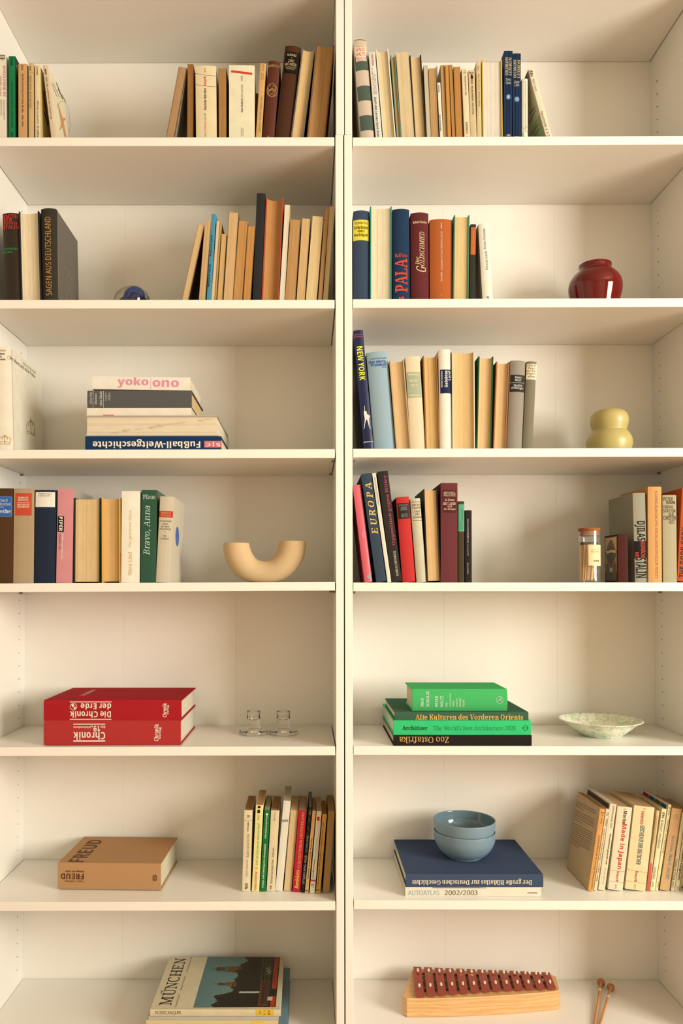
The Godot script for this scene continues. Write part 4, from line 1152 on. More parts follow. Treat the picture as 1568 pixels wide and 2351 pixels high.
	stand(r, "hs", [366.2, 400, 1139.6], [357.8, 388.6], "e2cfb0", "e6d4b4", "pale linen book with a small red title label", {"mat": "linen", "d": 0.15, "bulge": 0.002, "fields": [["c03628", 381, 1180.6, 31.4, 14.6]], "polys": [["r", "3f64a0", ellipse(406.8, 1232, 4.0, 22.5)]], "lines": [["r", "c8ccd4", [[405, 1242], [407, 1228], [408.6, 1222]], 0.7], ["r", "c8ccd4", [[404.6, 1228], [409, 1232]], 0.7]], "text": [["THEODOR", "r", "e8b878", 380.6, 1177.6, 23.5, 4, "h"], ["FONTANE", "r", "e8b878", 380.6, 1183.4, 23.5, 4, "h"], ["Wanderungen", "r", "6c6452", 380.2, 1196.4, 27.5, 5, "h"], ["durch", "r", "6c6452", 380, 1202.4, 11.5, 4.4, "h"], ["die Mark", "r", "6c6452", 379.6, 1208.4, 18, 4.4, "h"], ["Brandenburg", "r", "6c6452", 379.4, 1214.8, 26, 5.2, "h"], ["–", "r", "6c6452", 379, 1221.5, 5, 0.7, "h"], ["Fünf", "r", "6c6452", 378.4, 1229.8, 9.5, 4.4, "h"], ["Schlösser", "r", "6c6452", 378, 1236.4, 19, 4.6, "h"]]})

	r = row_of("R4", -0.02, 1.0, ", leaning row opposite the match jar", "books in the leaning row opposite the match jar")
	stand(r, "hs", [809.6, 827.8, 1113], [836, 856.4], "e0606c", "d8bc90", "rounded pink book leaning on the divider", {"mat": "gloss", "d": 0.14, "back": 0.006, "sheets": [["l", "b02828"]], "text": [["Gibt", "si", "f0c0b8", 833.9, 1228, 13, 4.4, "d"]], "polys": [["f", "7fb4a4", ellipse(846.7, 1323.6, 4.2, 4.4)]]})
	stand(r, "hs", [829, 851.8, 1087], [863.2, 888.4], "3f4c5a", "e0c896", "slate book with large gold capitals", {"d": 0.18, "bulge": 0.001, "text": [["E U R O P A", "Ri", "e0b850", 852.9, 1166, 123, 14, "u"]]})
	stand(r, "ps", [853.8, 863, 1086], [889.4, 898.8], "ece0c8", "e6d4b4", "thin white paperback between the slate and black spines", {"d": 0.16, "text": [["Lebensquell Vertrauen", "r", "7c7464", 865.3, 1128.4, 67, 5, "u"]]})
	stand(r, "hs", [865.4, 891, 1081.6], [899.2, 923], "352f28", "e0c896", "black book with dark pink lettering", {"mat": "paper", "d": 0.17, "bulge": 0.001, "text": [["Opposition gegen Hitler", "R", "b04c68", 894.2, 1171.2, 163, 9.6, "u"], ["ULRICH CARTARIUS", "s", "ecdcc4", 908.8, 1293.7, 57, 5, "u"]]})
	stand(r, "hs", [909.2, 939, 1140.6], [923.8, 954.8], "d03430", "e0c896", "bright red book with a black label", {"d": 0.14, "bulge": 0.003, "sheets": [["l", "7a1c18", 0.06, 0.99]], "fields": [["35302c", 927.2, 1172.8, 27, 36.4]], "text": [["JOHANNES", "r", "a89c8c", 926.4, 1160, 22, 4, "h"], ["MARIO", "r", "a89c8c", 927, 1164.8, 14, 4, "h"], ["SIMMEL", "r", "a89c8c", 927.4, 1169.4, 16, 4, "h"], ["AFFÄRE", "r", "a89c8c", 928.4, 1180.4, 15, 4, "h"], ["NINA B.", "r", "a89c8c", 929, 1185.2, 16, 4, "h"]]})
	stand(r, "hs", [941.4, 965, 1144.2], [956.4, 980.2], "cfc2a0", "e0c896", "pale book with black rules above and below its title", {"mat": "paper", "d": 0.14, "bulge": 0.003, "lines": [["f", "3a342a", [[943.8, 1152.8], [966.4, 1152.4]], 1.0], ["f", "3a342a", [[948.4, 1195.2], [972, 1194.8]], 1.0]], "text": [["BRUNO", "r", "3a342a", 955.8, 1159.4, 20, 4.2, "h"], ["FRANK", "r", "3a342a", 956.6, 1165.6, 20, 4.2, "h"], ["TAGE", "r", "3a342a", 957.8, 1174, 13.5, 4.2, "h"], ["DES", "r", "3a342a", 958.6, 1180.4, 9.5, 4.2, "h"], ["KÖNIGS", "r", "3a342a", 959, 1186.8, 19, 5, "h"]]})
	stand(r, "hf", [969.6, 1005.8, 1122.4], [981.4, 1010.8], "332c24", "eabd80", "hardcover with golden pages out between black boards", {"mat": "paper", "d": 0.14, "hollow": 0.002})
	stand(r, "hs", [1011.6, 1050.6, 1108.8], [1011.6, 1051.4], "74383a", "e0c896", "tall maroon cloth book with a darker title panel", {"d": 0.16, "bulge": 0.001, "fields": [["5c2624", 1031.8, 1150.6, 32, 52.6]], "text": [["MICHAEL", "r", "ecd0ac", 1032, 1131.2, 27, 4.8, "h"], ["WALLNER", "r", "ecd0ac", 1032, 1137, 27.5, 4.8, "h"], ["In Zeiten", "r", "ecd0ac", 1032.4, 1147.2, 22, 5, "h"], ["der Liebe", "r", "ecd0ac", 1031.6, 1155.4, 29, 7, "h"], ["und", "r", "ecd0ac", 1032.4, 1162.2, 10.5, 4.6, "h"], ["des Krieges", "r", "ecd0ac", 1032.4, 1169.2, 27, 5.8, "h"], ["Goya", "s", "8a5050", 1034, 1317, 20, 4.4, "u"]]})
	stand(r, "ps", [1052, 1066, 1150.6], [1052.2, 1066.4], "4c4028", "d8c090", "slim olive book with a green label", {"d": 0.12, "fields": [["58a880", 1059.2, 1189, 13.4, 62.4]], "text": [["Jean Paul", "s", "24402c", 1056.4, 1207, 18, 3, "u"], ["Politische Fastenpredigten", "s", "24402c", 1061.4, 1192, 48, 3, "u"]]})
	stand(r, "ps", [1067.4, 1083.2, 1171.4], [1067.6, 1083.8], "2b2620", "d8c090", "short black book closing the leaning row", {"d": 0.11, "text": [["Das endgültige zynische Lexikon", "R", "ecdcc0", 1074.3, 1218.5, 55, 3.2, "u"], ["Jörg Drews & Co", "R", "b8aa90", 1074.3, 1262, 27, 3.2, "u"], ["Haffmans Verlag", "R", "c8b898", 1074.3, 1305, 26, 3.2, "u"]]})

	r = row_of("R4", -0.012, 1.05, ", past the match jar", "books at the end of the shelf with the match jar")
	var m := stand(r, "ps", [1417.8, 1441.4, 1226.3], [1418.6, 1443.2], "4a1a12", "3a2a20", "x", {"d": 0.073, "bulge": 0.0004, "back": -0.002})
	m.node.name = "ornamental_box"
	m.node.set_meta("label", "narrow maroon box with an ornamental tree print, beside the match jar")
	m.node.set_meta("category", "box")
	m.node.remove_meta("group")
	m.node.get_node("page_block").name = "inner_box"
	m.node.get_node("cover").name = "sleeve"
	cover_sheet(m, "l", "2c2422", 0.0, 1.0)
	print_picture(m, "l", tex.arbour, [[1389.6, 1236], [1415.8, 1231.4], [1416, 1333.5], [1391, 1333]])
	stand(r, "hs", [1452, 1482.4, 1131.6], [1459.2, 1487.2], "aca48a", "e0c896", "grey linen book with black and red lettering", {"mat": "linen", "d": 0.137, "bulge": 0.0015, "back": 0.008, "fields": [["1c1a17", 1470.7, 1261.6, 28.2, 39, "title_label"]], "text": [["DJILAS", "b", "24221e", 1469.6, 1219, 45, 24, "d"], ["GESPRÄCHE", "b", "c83828", 1476.8, 1261.7, 38, 11, "d"], ["MIT", "b", "c83828", 1462.6, 1274, 13, 7, "d"], ["STALIN", "b", "24221e", 1472, 1303.6, 46, 24, "d"]]})
	stand(r, "hs", [1488, 1519.2, 1117.2], [1488.6, 1521.2], "d89e5c", "e0c896", "tall orange-tan linen book with brown lettering up its spine", {"mat": "cloth", "d": 0.15, "bulge": 0.002, "back": 0.004, "text": [["LEXERS MITTELHOCHDEUTSCHES TASCHENWÖRTERBUCH", "r", "8a5a2c", 1506.4, 1226.8, 200, 7, "u"]]})
	stand(r, "hs", [1521.2, 1553.6, 1136.4], [1523, 1555], "c4b48c", "e0c896", "beige linen book with seven lines of narrow black capitals", {"mat": "linen", "d": 0.14, "bulge": 0.0015, "back": 0.004, "text": [["PETER", "s", "3a3226", 1534, 1145.8, 21, 8.6, "h"], ["BAMM", "s", "3a3226", 1540.2, 1153.6, 20, 7, "h"], ["FRÜHE", "s", "3a3226", 1534.8, 1163, 21, 8.6, "h"], ["STÄTTEN", "s", "3a3226", 1537, 1172, 27, 9, "h"], ["DER", "s", "3a3226", 1541, 1181.2, 11.5, 7.4, "h"], ["CHRISTEN", "s", "3a3226", 1537.4, 1188.8, 28, 9, "h"], ["HEIT", "s", "3a3226", 1542.4, 1198.6, 13.5, 8, "h"]]})
	stand(r, "hs", [1568, 1608, 1121], [1556, 1596], "cf5c26", "e0c896", "orange book with dark capitals, outermost past the match jar", {"mat": "cloth", "d": 0.15, "bulge": 0.004, "back": 0.003, "text": [["THE GOOD COOK", "b", "3a2a2c", 1570, 1268, 116, 12, "u"]]})

# ---------------------------------------------------------------- the books below eye level
func books_lower() -> void:
	var r := row_of("L5", -0.01, 1.0, ", beside the candle holders", "red volumes by the candle holders")
	var h := shelf_y("L5", -0.25)
	var z := on(258, 1711.0, h).z
	var b := lay(r, "hs", 100, 415, 1654.4, 1711.0, z, h + 0.0002, 0.215, "c03430", "ece0c4", "lower of two large red cloth volumes", {"bulge": 0.001, "text": [
		["Chronik", "b", "f0e2cc", 205, 1689.6, 73, 18, "i"], ["19.", "b", "f0e2cc", 220.4, 1672.8, 20, 13.4, "i"], ["des", "b", "f0e2cc", 236.4, 1669.4, 10.5, 6.4, "i"], ["Jahrhunderts", "b", "f0e2cc", 189.2, 1669.4, 41, 6.4, "i"], ["Chronik", "b", "f0e2cc", 358.8, 1682, 39, 10.5, "u"], ["Verlag", "b", "f0e2cc", 367.6, 1683, 27, 6.4, "u"]],
		"lines": [["f", "f0e2cc", [[168.3, 1662.6], [241.6, 1662.6]], 2.0], ["f", "f0e2cc", [[168.3, 1701.2], [241.6, 1701.2]], 3.0]]})
	b = lay(r, "hs", 100, 416.6, 1607.6, 1654.4, z, b.top, 0.213, "b81c22", "ece0c4", "upper of two large red cloth volumes, with a globe emblem", {"bulge": 0.001, "text": [
		["Die Chronik", "b", "f0e2cc", 207.6, 1640.4, 94, 14.5, "i"], ["der Erde", "b", "f0e2cc", 220.2, 1622, 70, 14, "i"], ["Chronik", "b", "f0e2cc", 377.8, 1630.5, 32, 9.6, "u"], ["Verlag", "b", "f0e2cc", 385.8, 1629.7, 21, 5.4, "u"]],
		"lines": [["f", "f0e2cc", [[160, 1611.6], [255.7, 1611.6]], 1.7], ["f", "f0e2cc", [[160, 1651.6], [255.7, 1651.6]], 1.9], ["f", "f0e2cc", ring_pts(168.8, 1622.4, 7.6, 7.6), 1.0]],
		"polys": [["f", "f0e2cc", PackedVector2Array([Vector2(164, 1617), Vector2(169, 1616), Vector2(171, 1620), Vector2(168, 1624), Vector2(165, 1622)])], ["f", "f0e2cc", PackedVector2Array([Vector2(169, 1625), Vector2(174, 1622), Vector2(174.5, 1626), Vector2(170, 1629)])]],
		"face_text": [["t", "Die Chronik der Erde", "b", "e8c8b4", 202, 1590.5, 96, 13, "u"]]})

	r = row_of("R5", -0.01, 1.0, ", by the marbled bowl", "pile of books by the marbled bowl")
	h = shelf_y("R5", 0.25)
	z = on(1060, 1712.4, h).z
	b = lay(r, "hs", 903, 1221, 1687.6, 1712.4, z, h + 0.0002, 0.235, "2a2420", "e8d6b0", "black book with gold upside down title, lowest", {"bulge": 0.001, "text": [["Zoo Ostafrika", "r", "dca85c", 973.8, 1699, 113, 15, "i"]]})
	b = lay(r, "hs", 903, 1219, 1654.2, 1687.6, z, b.top, 0.245, "22c873", "e8e0c8", "vivid mint green book, second from below", {"mat": "paper", "bulge": 0.001, "text": [["Architizer", "R", "14482c", 952.8, 1671.3, 58, 10, "h"], ["The World's Best Architecture 2020", "r", "18a05c", 1089.6, 1671.5, 188, 11, "h"]], "lines": [["f", "14382a", ring_pts(1206.2, 1671.5, 5.6, 5.6), 0.9], ["f", "14382a", [[1199, 1671.5], [1213.4, 1671.5]], 0.9]]})
	b = lay(r, "hs", 906, 1213.4, 1634.6, 1654.2, z, b.top, 0.207, "3f664a", "e3cfa4", "dark green cloth book with gold title, second from the top", {"bulge": 0.001, "text": [["Alte Kulturen des Vorderen Orients", "R", "e0b04c", 1077.2, 1646, 247, 12.6, "h"]]})
	b = lay(r, "hs", 946.6, 1165.4, 1579.8, 1630.6, z - 0.008, b.top, 0.122, "40bc62", "e8d0a0", "thick bright green cloth book, topmost", {"bulge": 0.005, "text": [
		["INGO", "b", "c8dcc0", 969.2, 1612.6, 19, 6.6, "u"], ["SCHULZE", "b", "c8dcc0", 981.8, 1605, 35, 7, "u"], ["PETER", "b", "c8dcc0", 1002, 1610.2, 24.6, 7, "u"], ["HOLTZ", "b", "c8dcc0", 1014, 1610.4, 24.4, 7, "u"], ["SEIN", "b", "c8dcc0", 1025.2, 1618, 10, 4, "u"], ["GLÜCKLICHES", "b", "c8dcc0", 1033, 1607.6, 31, 4, "u"], ["LEBEN", "b", "c8dcc0", 1040.6, 1616, 14, 4, "u"], ["ERZÄHLT", "b", "c8dcc0", 1048.6, 1613, 20, 4, "u"], ["VON IHM", "b", "c8dcc0", 1056.4, 1613.4, 19.6, 4, "u"], ["SELBST", "b", "c8dcc0", 1064.2, 1615, 16, 4, "u"]],
		"lines": [["f", "b8d4b4", ring_pts(1147.3, 1607.4, 8, 8.4), 0.8], ["f", "b8d4b4", [[1142, 1611], [1147, 1605], [1151, 1602], [1149, 1608], [1153, 1611]], 1.2]]})

	r = row_of("L6", -0.02, 1.0, ", alone near the small paperbacks", "boxy brown book")
	h = shelf_y("L6", -0.25)
	z = on(252, 2042.4, h).z
	b = lay(r, "hs", 132.6, 371, 1981.6, 2042.4, z, h + 0.0012, 0.182, "c7935f", "ece0bc", "thick boxy brown cloth book", {"bulge": 0.0015, "yaw": -0.035, "text": [["FREUD", "b", "5c3418", 166.2, 2011.8, 53, 13, "i"], ["Biologe der Seele", "b", "6c4424", 171.2, 2000.2, 42, 5.4, "i"], ["Frank J. Sulloway", "s", "6c4424", 170.6, 2023.2, 44, 6.4, "i"], ["HSE", "b", "4c2c14", 355.4, 2015.6, 11, 4, "u"]], "lines": [["f", "4c2c14", ring_pts(355.4, 2015.5, 4.2, 8.2, -1.2, 1.2, 8), 1.2], ["f", "4c2c14", ring_pts(355.4, 2015.5, 4.2, 8.2, 1.94, 4.34, 8), 1.2]], "face_text": [["t", "FREUD", "b", "6a4426", 198.5, 1953, 152, 34, "u"]]})

	r = row_of("L6", -0.03, 1.05, ", small paperback row by divider", "small paperbacks near the divider")
	stand(r, "ps", [560.7, 579.8, 1860], [555.2, 575, 2047.4], "e8d2a6", "b08654", "cream paperback with a bold black emblem at its foot, first", {"d": 0.12, "text": [["Gunnar Ohrlander", "r", "8a7050", 566.8, 1993, 40, 4, "u"], ["Asia's Geschichte", "r", "8a6c44", 569, 1941.7, 55, 6.4, "u"], ["Erfahrungen", "bi", "33281c", 569.8, 1897.7, 23, 4, "u"], ["Bücher", "b", "33281c", 564.2, 2033.7, 14, 4, "u"], ["Zeit", "b", "33281c", 567.8, 2033.7, 12, 3, "u"], ["20", "b", "7a6a50", 570.2, 1873.8, 6, 6, "h"]], "lines": [["f", "8a7654", [[560.5, 1883.4], [579.4, 1883.8]], 0.6]]})
	stand(r, "ps", [586.7, 605.4, 1848.4], [578, 594.8, 2047.2], "f0de8c", "cfa070", "pale yellow paperback with pink and green lettering", {"d": 0.13, "sheets": [["r", "e0b93c"]], "text": [["Anette Göttlicher", "b", "d85c58", 586.8, 2022, 43, 6, "u"], ["Sind sie nicht alle ein bisschen Paul?", "b", "8fb04c", 592, 1937.5, 96, 5.6, "u"], ["24323", "m", "4a3e2c", 593.6, 1877.4, 12.5, 3.6, "u"]], "fields": [["eab23c", 588.6, 1992.8, 6, 6.4, "emblem"], ["26201a", 595, 1852.8, 6.2, 5.4, "emblem"], ["26201a", 594, 1863, 6.2, 8, "emblem"]]})
	stand(r, "ps", [606.3, 620.4, 1859.4], [596.3, 610, 2047.4], "14742e", "b4a888", "slim green paperback with white lettering", {"d": 0.12, "text": [["Freizeit- und Erlebnisparks in Deutschland", "b", "e0dcc4", 606.2, 1988, 100, 5, "u"], ["Fink-Kümmerly+Frey", "bi", "e0dcc4", 611.2, 1899, 52, 5, "u"]], "polys": [["f", "e8e4cc", ellipse(612.8, 1869.6, 2.4, 2.8)]]})
	stand(r, "ps", [621.5, 642.4, 1860.6], [612.2, 631.4, 2046.4], "e6cfa0", "b48a58", "ivory paperback between the green one and the white one", {"d": 0.12, "text": [["Michail Gorbatschow", "s", "33281c", 624.4, 2000.6, 55, 5, "u"], ["Glasnost", "s", "33281c", 626.9, 1957.4, 22.5, 4.4, "u"], ["34714", "m", "4a3e2c", 630.5, 1877, 15, 3.8, "u"], ["rro", "bi", "33281c", 621.8, 2037, 9, 4, "u"], ["II", "s", "4a3e2c", 632, 1865.4, 3, 4, "u"]]})
	stand(r, "ps", [650.2, 668.8, 1838.6], [632.2, 648.2, 2046.4], "eaddc4", "cfc0a0", "tallest white paperback with a grey mark near its top", {"d": 0.13, "lines": [["f", "8f8c84", [[647.2, 1884.6], [661.4, 1884.0]], 5.2]]})
	stand(r, "pf", [667.4, 684.8, 1860], [650.8, 669.4, 2046.6], "d8b67c", "ecca90", "plain cream block of pages left of centre", {"d": 0.12})
	stand(r, "ps", [685.4, 704, 1860], [670.6, 689.6, 2048.8], "c41f30", "c0a888", "red city guide with yellow lettering", {"d": 0.12, "text": [["STÄDTEFÜHRER DEUTSCHLAND", "r", "f0b44c", 690.2, 1929, 129, 7, "u"], ["Baedekers", "Ri", "f4bc3c", 681.9, 2018, 44, 9, "u"]]})
	stand(r, "ps", [708.2, 717.2, 1852.4], [690.8, 698.6, 2049.6], "2b2822", "8a8468", "slim black paperback with grey lettering", {"d": 0.13, "lines": [["f", "6a4a30", [[709, 1879], [711.6, 1888]], 2.0], ["f", "7a5a3c", [[706, 1898], [708.6, 1904]], 1.2], ["f", "58564e", [[704.6, 1915], [708.4, 1917]], 1.2]], "text": [["141", "s", "b8b090", 712, 1865, 10, 4, "d"], ["Barlach", "s", "8f8c7c", 705.6, 1937.5, 36, 5, "d"], ["Die Sündflut", "s", "aaa694", 699.8, 1997, 64, 6, "d"]]})
	stand(r, "ps", [717.4, 725.6, 1861.6], [699.2, 708.2, 2051], "dca860", "b0844c", "narrow tan paperback just after the slim black one", {"d": 0.11, "text": [["Stefan Zweig   Sternstunden der Menschheit", "b", "3a2c1c", 711.4, 1970.7, 93, 3.4, "d"], ["985", "b", "3a2c1c", 703.6, 2044.6, 5.6, 3, "h"], [".", "b", "2a2018", 719, 1884, 1.6, 1.6, "h"]]})
	stand(r, "ps", [727, 739, 1862.6], [710.4, 722.9, 2051.6], "e4d6bc", "c8a878", "white paperback with a red flag mark and a magenta band", {"d": 0.12, "polys": [["f", "c41f30", PackedVector2Array([Vector2(728.4, 1875), Vector2(734.4, 1875.6), Vector2(733.2, 1879.5), Vector2(733.8, 1884.4), Vector2(727.8, 1883.8)])]], "fields": [["b01f50", 718.8, 2021, 11.6, 3, "band"], ["d89a4c", 718.6, 2024.4, 11.6, 2.4, "band"]], "text": [["Stressmanagement", "b", "33281c", 719.9, 1994.8, 43, 4, "d"], ["EDUARD KÖSTLER", "s", "a89c84", 725.6, 1948, 48, 3, "d"], ["R3", "b", "33281c", 718, 2031, 6, 3.6, "h"], ["555", "s", "8a8068", 717.8, 2036.6, 6.6, 3, "h"]]})
	stand(r, "ps", [740.3, 750.6, 1869.4], [724.4, 735.6, 2052.2], "d89c44", "a87c3c", "orange paperback with one long line of small letters", {"d": 0.11, "text": [["Kern   Rechtschreiben in organisch-ganzheitlicher Schau", "s", "33281c", 735.6, 1962.4, 148, 4, "d"], ["44", "b", "33281c", 728.6, 2043, 6.6, 3.4, "h"]]})
	stand(r, "pf", [754, 768.4, 1862], [739.4, 757.6, 2051.4], "96703c", "bb925c", "brown paperback with pages out, last before the divider", {"d": 0.13})

	r = row_of("R6", -0.01, 1.0, ", under the blue bowls", "atlases under the blue bowls")
	h = shelf_y("R6", 0.25)
	z = on(1085, 2059, h).z
	b = lay(r, "ps", 930.4, 1242.6, 2037.2, 2059, z, h + 0.0002, 0.225, "ece0c4", "e4d2ae", "thin cream road atlas", {"bulge": 0.0004, "text": [["AUTOATLAS", "s", "a8b0b8", 972.8, 2049.6, 72, 11, "h"], ["2002/2003", "s", "7a5c34", 1058.8, 2049.4, 75, 11, "h"], ["Seven/Meilen", "b", "4a4030", 1222.4, 2049.6, 23, 3, "h"]], "lines": [["f", "1f3a74", [[993, 2038.4], [1104, 2038.4]], 1.6], ["f", "5c94b8", [[1104, 2038.4], [1116, 2038.6]], 1.6]]})
	b = lay(r, "hs", 931.6, 1247.6, 2007.2, 2037.2, z, b.top, 0.232, "46536c", "ead8b0", "large navy cloth atlas", {"bulge": 0.0012, "text": [["Der große Bildatlas zur Deutschen Geschichte", "R", "e8d8bc", 1083.6, 2024.6, 275, 14.6, "i"]]})
	bowls(b.top, b.node.position.z)

	r = row_of("R6", -0.03, 1.0, ", leaning row by blue bowls", "leaning paperbacks by the blue bowls")
	var text_block := []
	for k in 20:
		if k == 3 or k == 9:
			continue
		var v := 1838.0 + k * 5.0
		var x_a := 1321.6 - k * 0.78
		text_block.append(["l", "8a7452", [[x_a + 2.5, v + 1.2], [x_a + 47.5 - (k % 3) * 1.0 - (24.0 if k == 19 or k == 2 or k == 8 else 0.0), v + 25.0 - (12.0 if k == 19 or k == 2 or k == 8 else 0.0)]], 1.5])
	stand(r, "ps", [1377.4, 1390.6, 1857.4], [1349.8, 1362.7, 2046.6], "e0a050", "b88c58", "paperback showing a brown back cover full of text, first", {"d": 0.142, "sheets": [["l", "d2b286"]], "lines": text_block, "text": [["Hudson/Thomas: Was tun, bis der Doktor kommt?", "s", "6a4a24", 1367.4, 1979, 123, 4.6, "u"], ["Knaur", "si", "6a4a24", 1380.6, 1884.4, 14, 3.6, "u"], ["452", "s", "5a4224", 1384, 1866, 8.6, 4, "h"], ["::", "b", "3a2a18", 1383, 1872.4, 4, 3.4, "h"]]})
	stand(r, "ps", [1391.6, 1399, 1857.4], [1363.2, 1370.6, 2045.4], "ecd8b0", "c8a470", "narrow cream paperback beside the orange-yellow spine", {"d": 0.12, "text": [["Bäker · Migräne u. Kopfschmerzen sind heilbar", "s", "3a2e20", 1379.6, 1962, 122, 4.4, "u"], ["20063", "s", "3a2e20", 1392, 1888.6, 17, 3.8, "u"], ["782", "s", "3a2e20", 1394.4, 1869.4, 9.6, 3.8, "u"]]})
	stand(r, "ps", [1401.2, 1416, 1846], [1372.8, 1389.6, 2045.2], "ecd8ac", "d8c8a8", "taller cream photo guide with a photo strip on its cover", {"d": 0.14, "sheets": [["l", "e0d0ac"], ["l", "54443c", 0.04, 0.97, 0.90, 0.985]], "text": [["Information foto", "r", "33281c", 1406.2, 1875.5, 52, 4.4, "d"], ["Porträtfotos gewußt wie", "bi", "2a2016", 1396.2, 1949.6, 72, 4.6, "d"], ["Günter Spitzing", "s", "a09070", 1387, 2011, 38, 4, "d"]]})
	stand(r, "ps", [1417.3, 1453.6, 1852.6], [1396.4, 1429.6, 2046], "ecd8b0", "d0a878", "thick cream paperback with bold red letters down its spine", {"d": 0.125, "bulge": 0.001, "text": [["Morita", "b", "33281c", 1434.4, 1876.5, 29, 8, "d"], ["Made in Japan", "b", "d03c28", 1426.8, 1943.5, 104, 14, "d"], ["Knaur®", "b", "c84830", 1417.9, 2012.6, 24, 6, "d"], ["3876", "s", "8a7450", 1413.6, 2035, 10, 4, "d"], ["1000", "s", "8a7450", 1434.6, 1858, 7, 2.2, "h"]], "lines": [["f", "a88c5c", [[1402.6, 1997.6], [1436, 2001.6]], 0.6], ["f", "a88c5c", [[1399.6, 2023], [1432.6, 2027]], 0.6]]})
	stand(r, "ps", [1455.6, 1505, 1851.6], [1435, 1482, 2046.6], "ecd49c", "cba470", "widest paperback with grey-blue capitals and three red words", {"d": 0.125, "bulge": 0.001, "text": [["Valentin", "b", "b84838", 1475.2, 1877, 31, 8, "d"], ["GESCHICHTE DER DEUTSCHEN", "bi", "46565c", 1470.4, 1940, 90, 10, "d"], ["Knaur®", "b", "b84838", 1460.4, 2012.6, 24.6, 6, "d"], ["3725", "s", "8a7450", 1457.6, 2035, 10, 4, "d"], ["1008", "s", "8a7450", 1479.6, 1857, 7, 2.2, "h"]], "lines": [["f", "a88c5c", [[1440.6, 1996], [1486.4, 2004]], 0.6], ["f", "a88c5c", [[1437, 2022], [1484, 2029]], 0.6]]})
	stand(r, "ps", [1507, 1515.4, 1861.4], [1484.8, 1490.6, 2046.2], "dfbd84", "c8a470", "thin tan paperback with a red lower half", {"d": 0.12, "fields": [], "lines": [["f", "d85844", [[1493.6, 1981], [1488.2, 2045.4]], 6.0]], "text": [["Freud-Holz Deutsches Lesebuch", "r", "9a8258", 1504.6, 1905, 62, 3, "d"]]})
	stand(r, "ps", [1519, 1532, 1857.4], [1493, 1502.8, 2046.2], "f3e0aa", "dcc498", "cream travel guide with black lettering after the red half", {"d": 0.13, "text": [["dtv", "b", "33281c", 1523.4, 1872, 14, 6, "d"], ["MERIAN reiseführer", "r", "4a3e2c", 1516.4, 1915, 66, 5, "d"], ["TUNESIEN", "s", "4a3e2c", 1502.2, 2004, 28, 4, "d"], ["3739", "s", "4a3e2c", 1498.6, 2030, 12, 3.8, "d"]]})
	stand(r, "ps", [1535, 1542, 1847.4], [1503.8, 1511.2, 2045.8], "f0dca0", "d8c090", "slim cream paperback with red and blue cover blocks", {"d": 0.14, "sheets": [["l", "e8dcc0"], ["l", "b83028", 0.70, 0.92, 0.87, 0.98], ["l", "3c5a8c", 0.48, 0.69, 0.87, 0.98], ["l", "5c6a2c", 0.27, 0.47, 0.87, 0.98], ["l", "3c5a8c", 0.06, 0.26, 0.87, 0.98]], "text": [["Peter/Hull   Das Peter-Prinzip", "si", "33281c", 1527.6, 1921, 77, 4, "d"], ["aaa", "s", "8a7a58", 1537.6, 1862, 18, 4, "d"], ["6793", "s", "5a4a30", 1511, 2031, 12, 3.6, "d"]]})
	stand(r, "ps", [1544, 1565, 1856.6], [1513.8, 1538.2, 2046.2], "d8aa70", "c0946c", "broad tan paperback with pale blue lettering", {"d": 0.12, "sheets": [["l", "a88050"]], "text": [["Peter Norden", "r", "5c8a98", 1543, 1938, 39, 5.4, "d"], ["PRAG 21. AUGUST", "R", "5c8a98", 1535.8, 1989.5, 57, 6, "d"]], "lines": [["f", "c06048", [[1550, 1870], [1555, 1871], [1554, 1879], [1549, 1878], [1550, 1870]], 0.6]]})
	stand(r, "ps", [1566, 1574.6, 1866], [1540.2, 1548.4, 2046.2], "e8d4a4", "c8a470", "cream paperback right after the broad tan one", {"d": 0.12, "text": [["Frauen in China", "s", "3a3020", 1550.6, 1996, 48, 5, "d"], ["10532", "s", "3a3020", 1545, 2030, 14, 3.8, "d"]]})
	stand(r, "ps", [1576, 1586, 1866], [1549.2, 1558.8, 2046.6], "e6d2a0", "c8a470", "cream paperback with black slanted lettering, second from the side panel", {"d": 0.12, "text": [["modern Langbuski", "bi", "2c2418", 1563.6, 1985, 72, 6, "d"], ["05", "s", "3a3020", 1555.4, 2039, 7, 4, "d"]]})
	stand(r, "ps", [1587, 1594, 1866], [1559.4, 1565.6, 2043.6], "dcc090", "c8a470", "tan paperback with red slanted lettering touching the side panel", {"d": 0.12, "text": [["der Körper", "bi", "c04434", 1573.6, 2000, 58, 6, "d"], ["48", "b", "3a3020", 1566, 2037, 6, 4, "h"]]})

	r = row_of("L1", 0.0, 1.0, ", on the bottom shelf", "pile of picture books on the bottom shelf")
	h = BOTTOM_Y
	var top := h + 0.0695
	z = on(494, 2318.0, top).z
	b = lay(r, "hs", 352, 660, 2350, 2380, z - 0.004, h + 0.0002, 0.252, "6f8c96", "e8dcc0", "large blue-grey book jutting out at the back, lowest", {"mat": "gloss", "t": 0.033, "bulge": 0.001})
	b = lay(r, "ps", 335.4, 638.5, 2345, 2356, z - 0.002, b.top, 0.238, "dcc48c", "e4cfa0", "cream paperback with a yellow library sticker", {"mat": "gloss", "t": 0.0125, "bulge": 0.0004, "lines": [["f", "ecc02c", [[577.5, 2347.6], [605, 2347.6]], 5.0]]})
	b = lay(r, "pf", 340.4, 638.4, 2335, 2345, z - 0.003, b.top, 0.215, "d8c494", "cfc8bc", "thin picture book with grey pages out, second from the top", {"t": 0.0095})
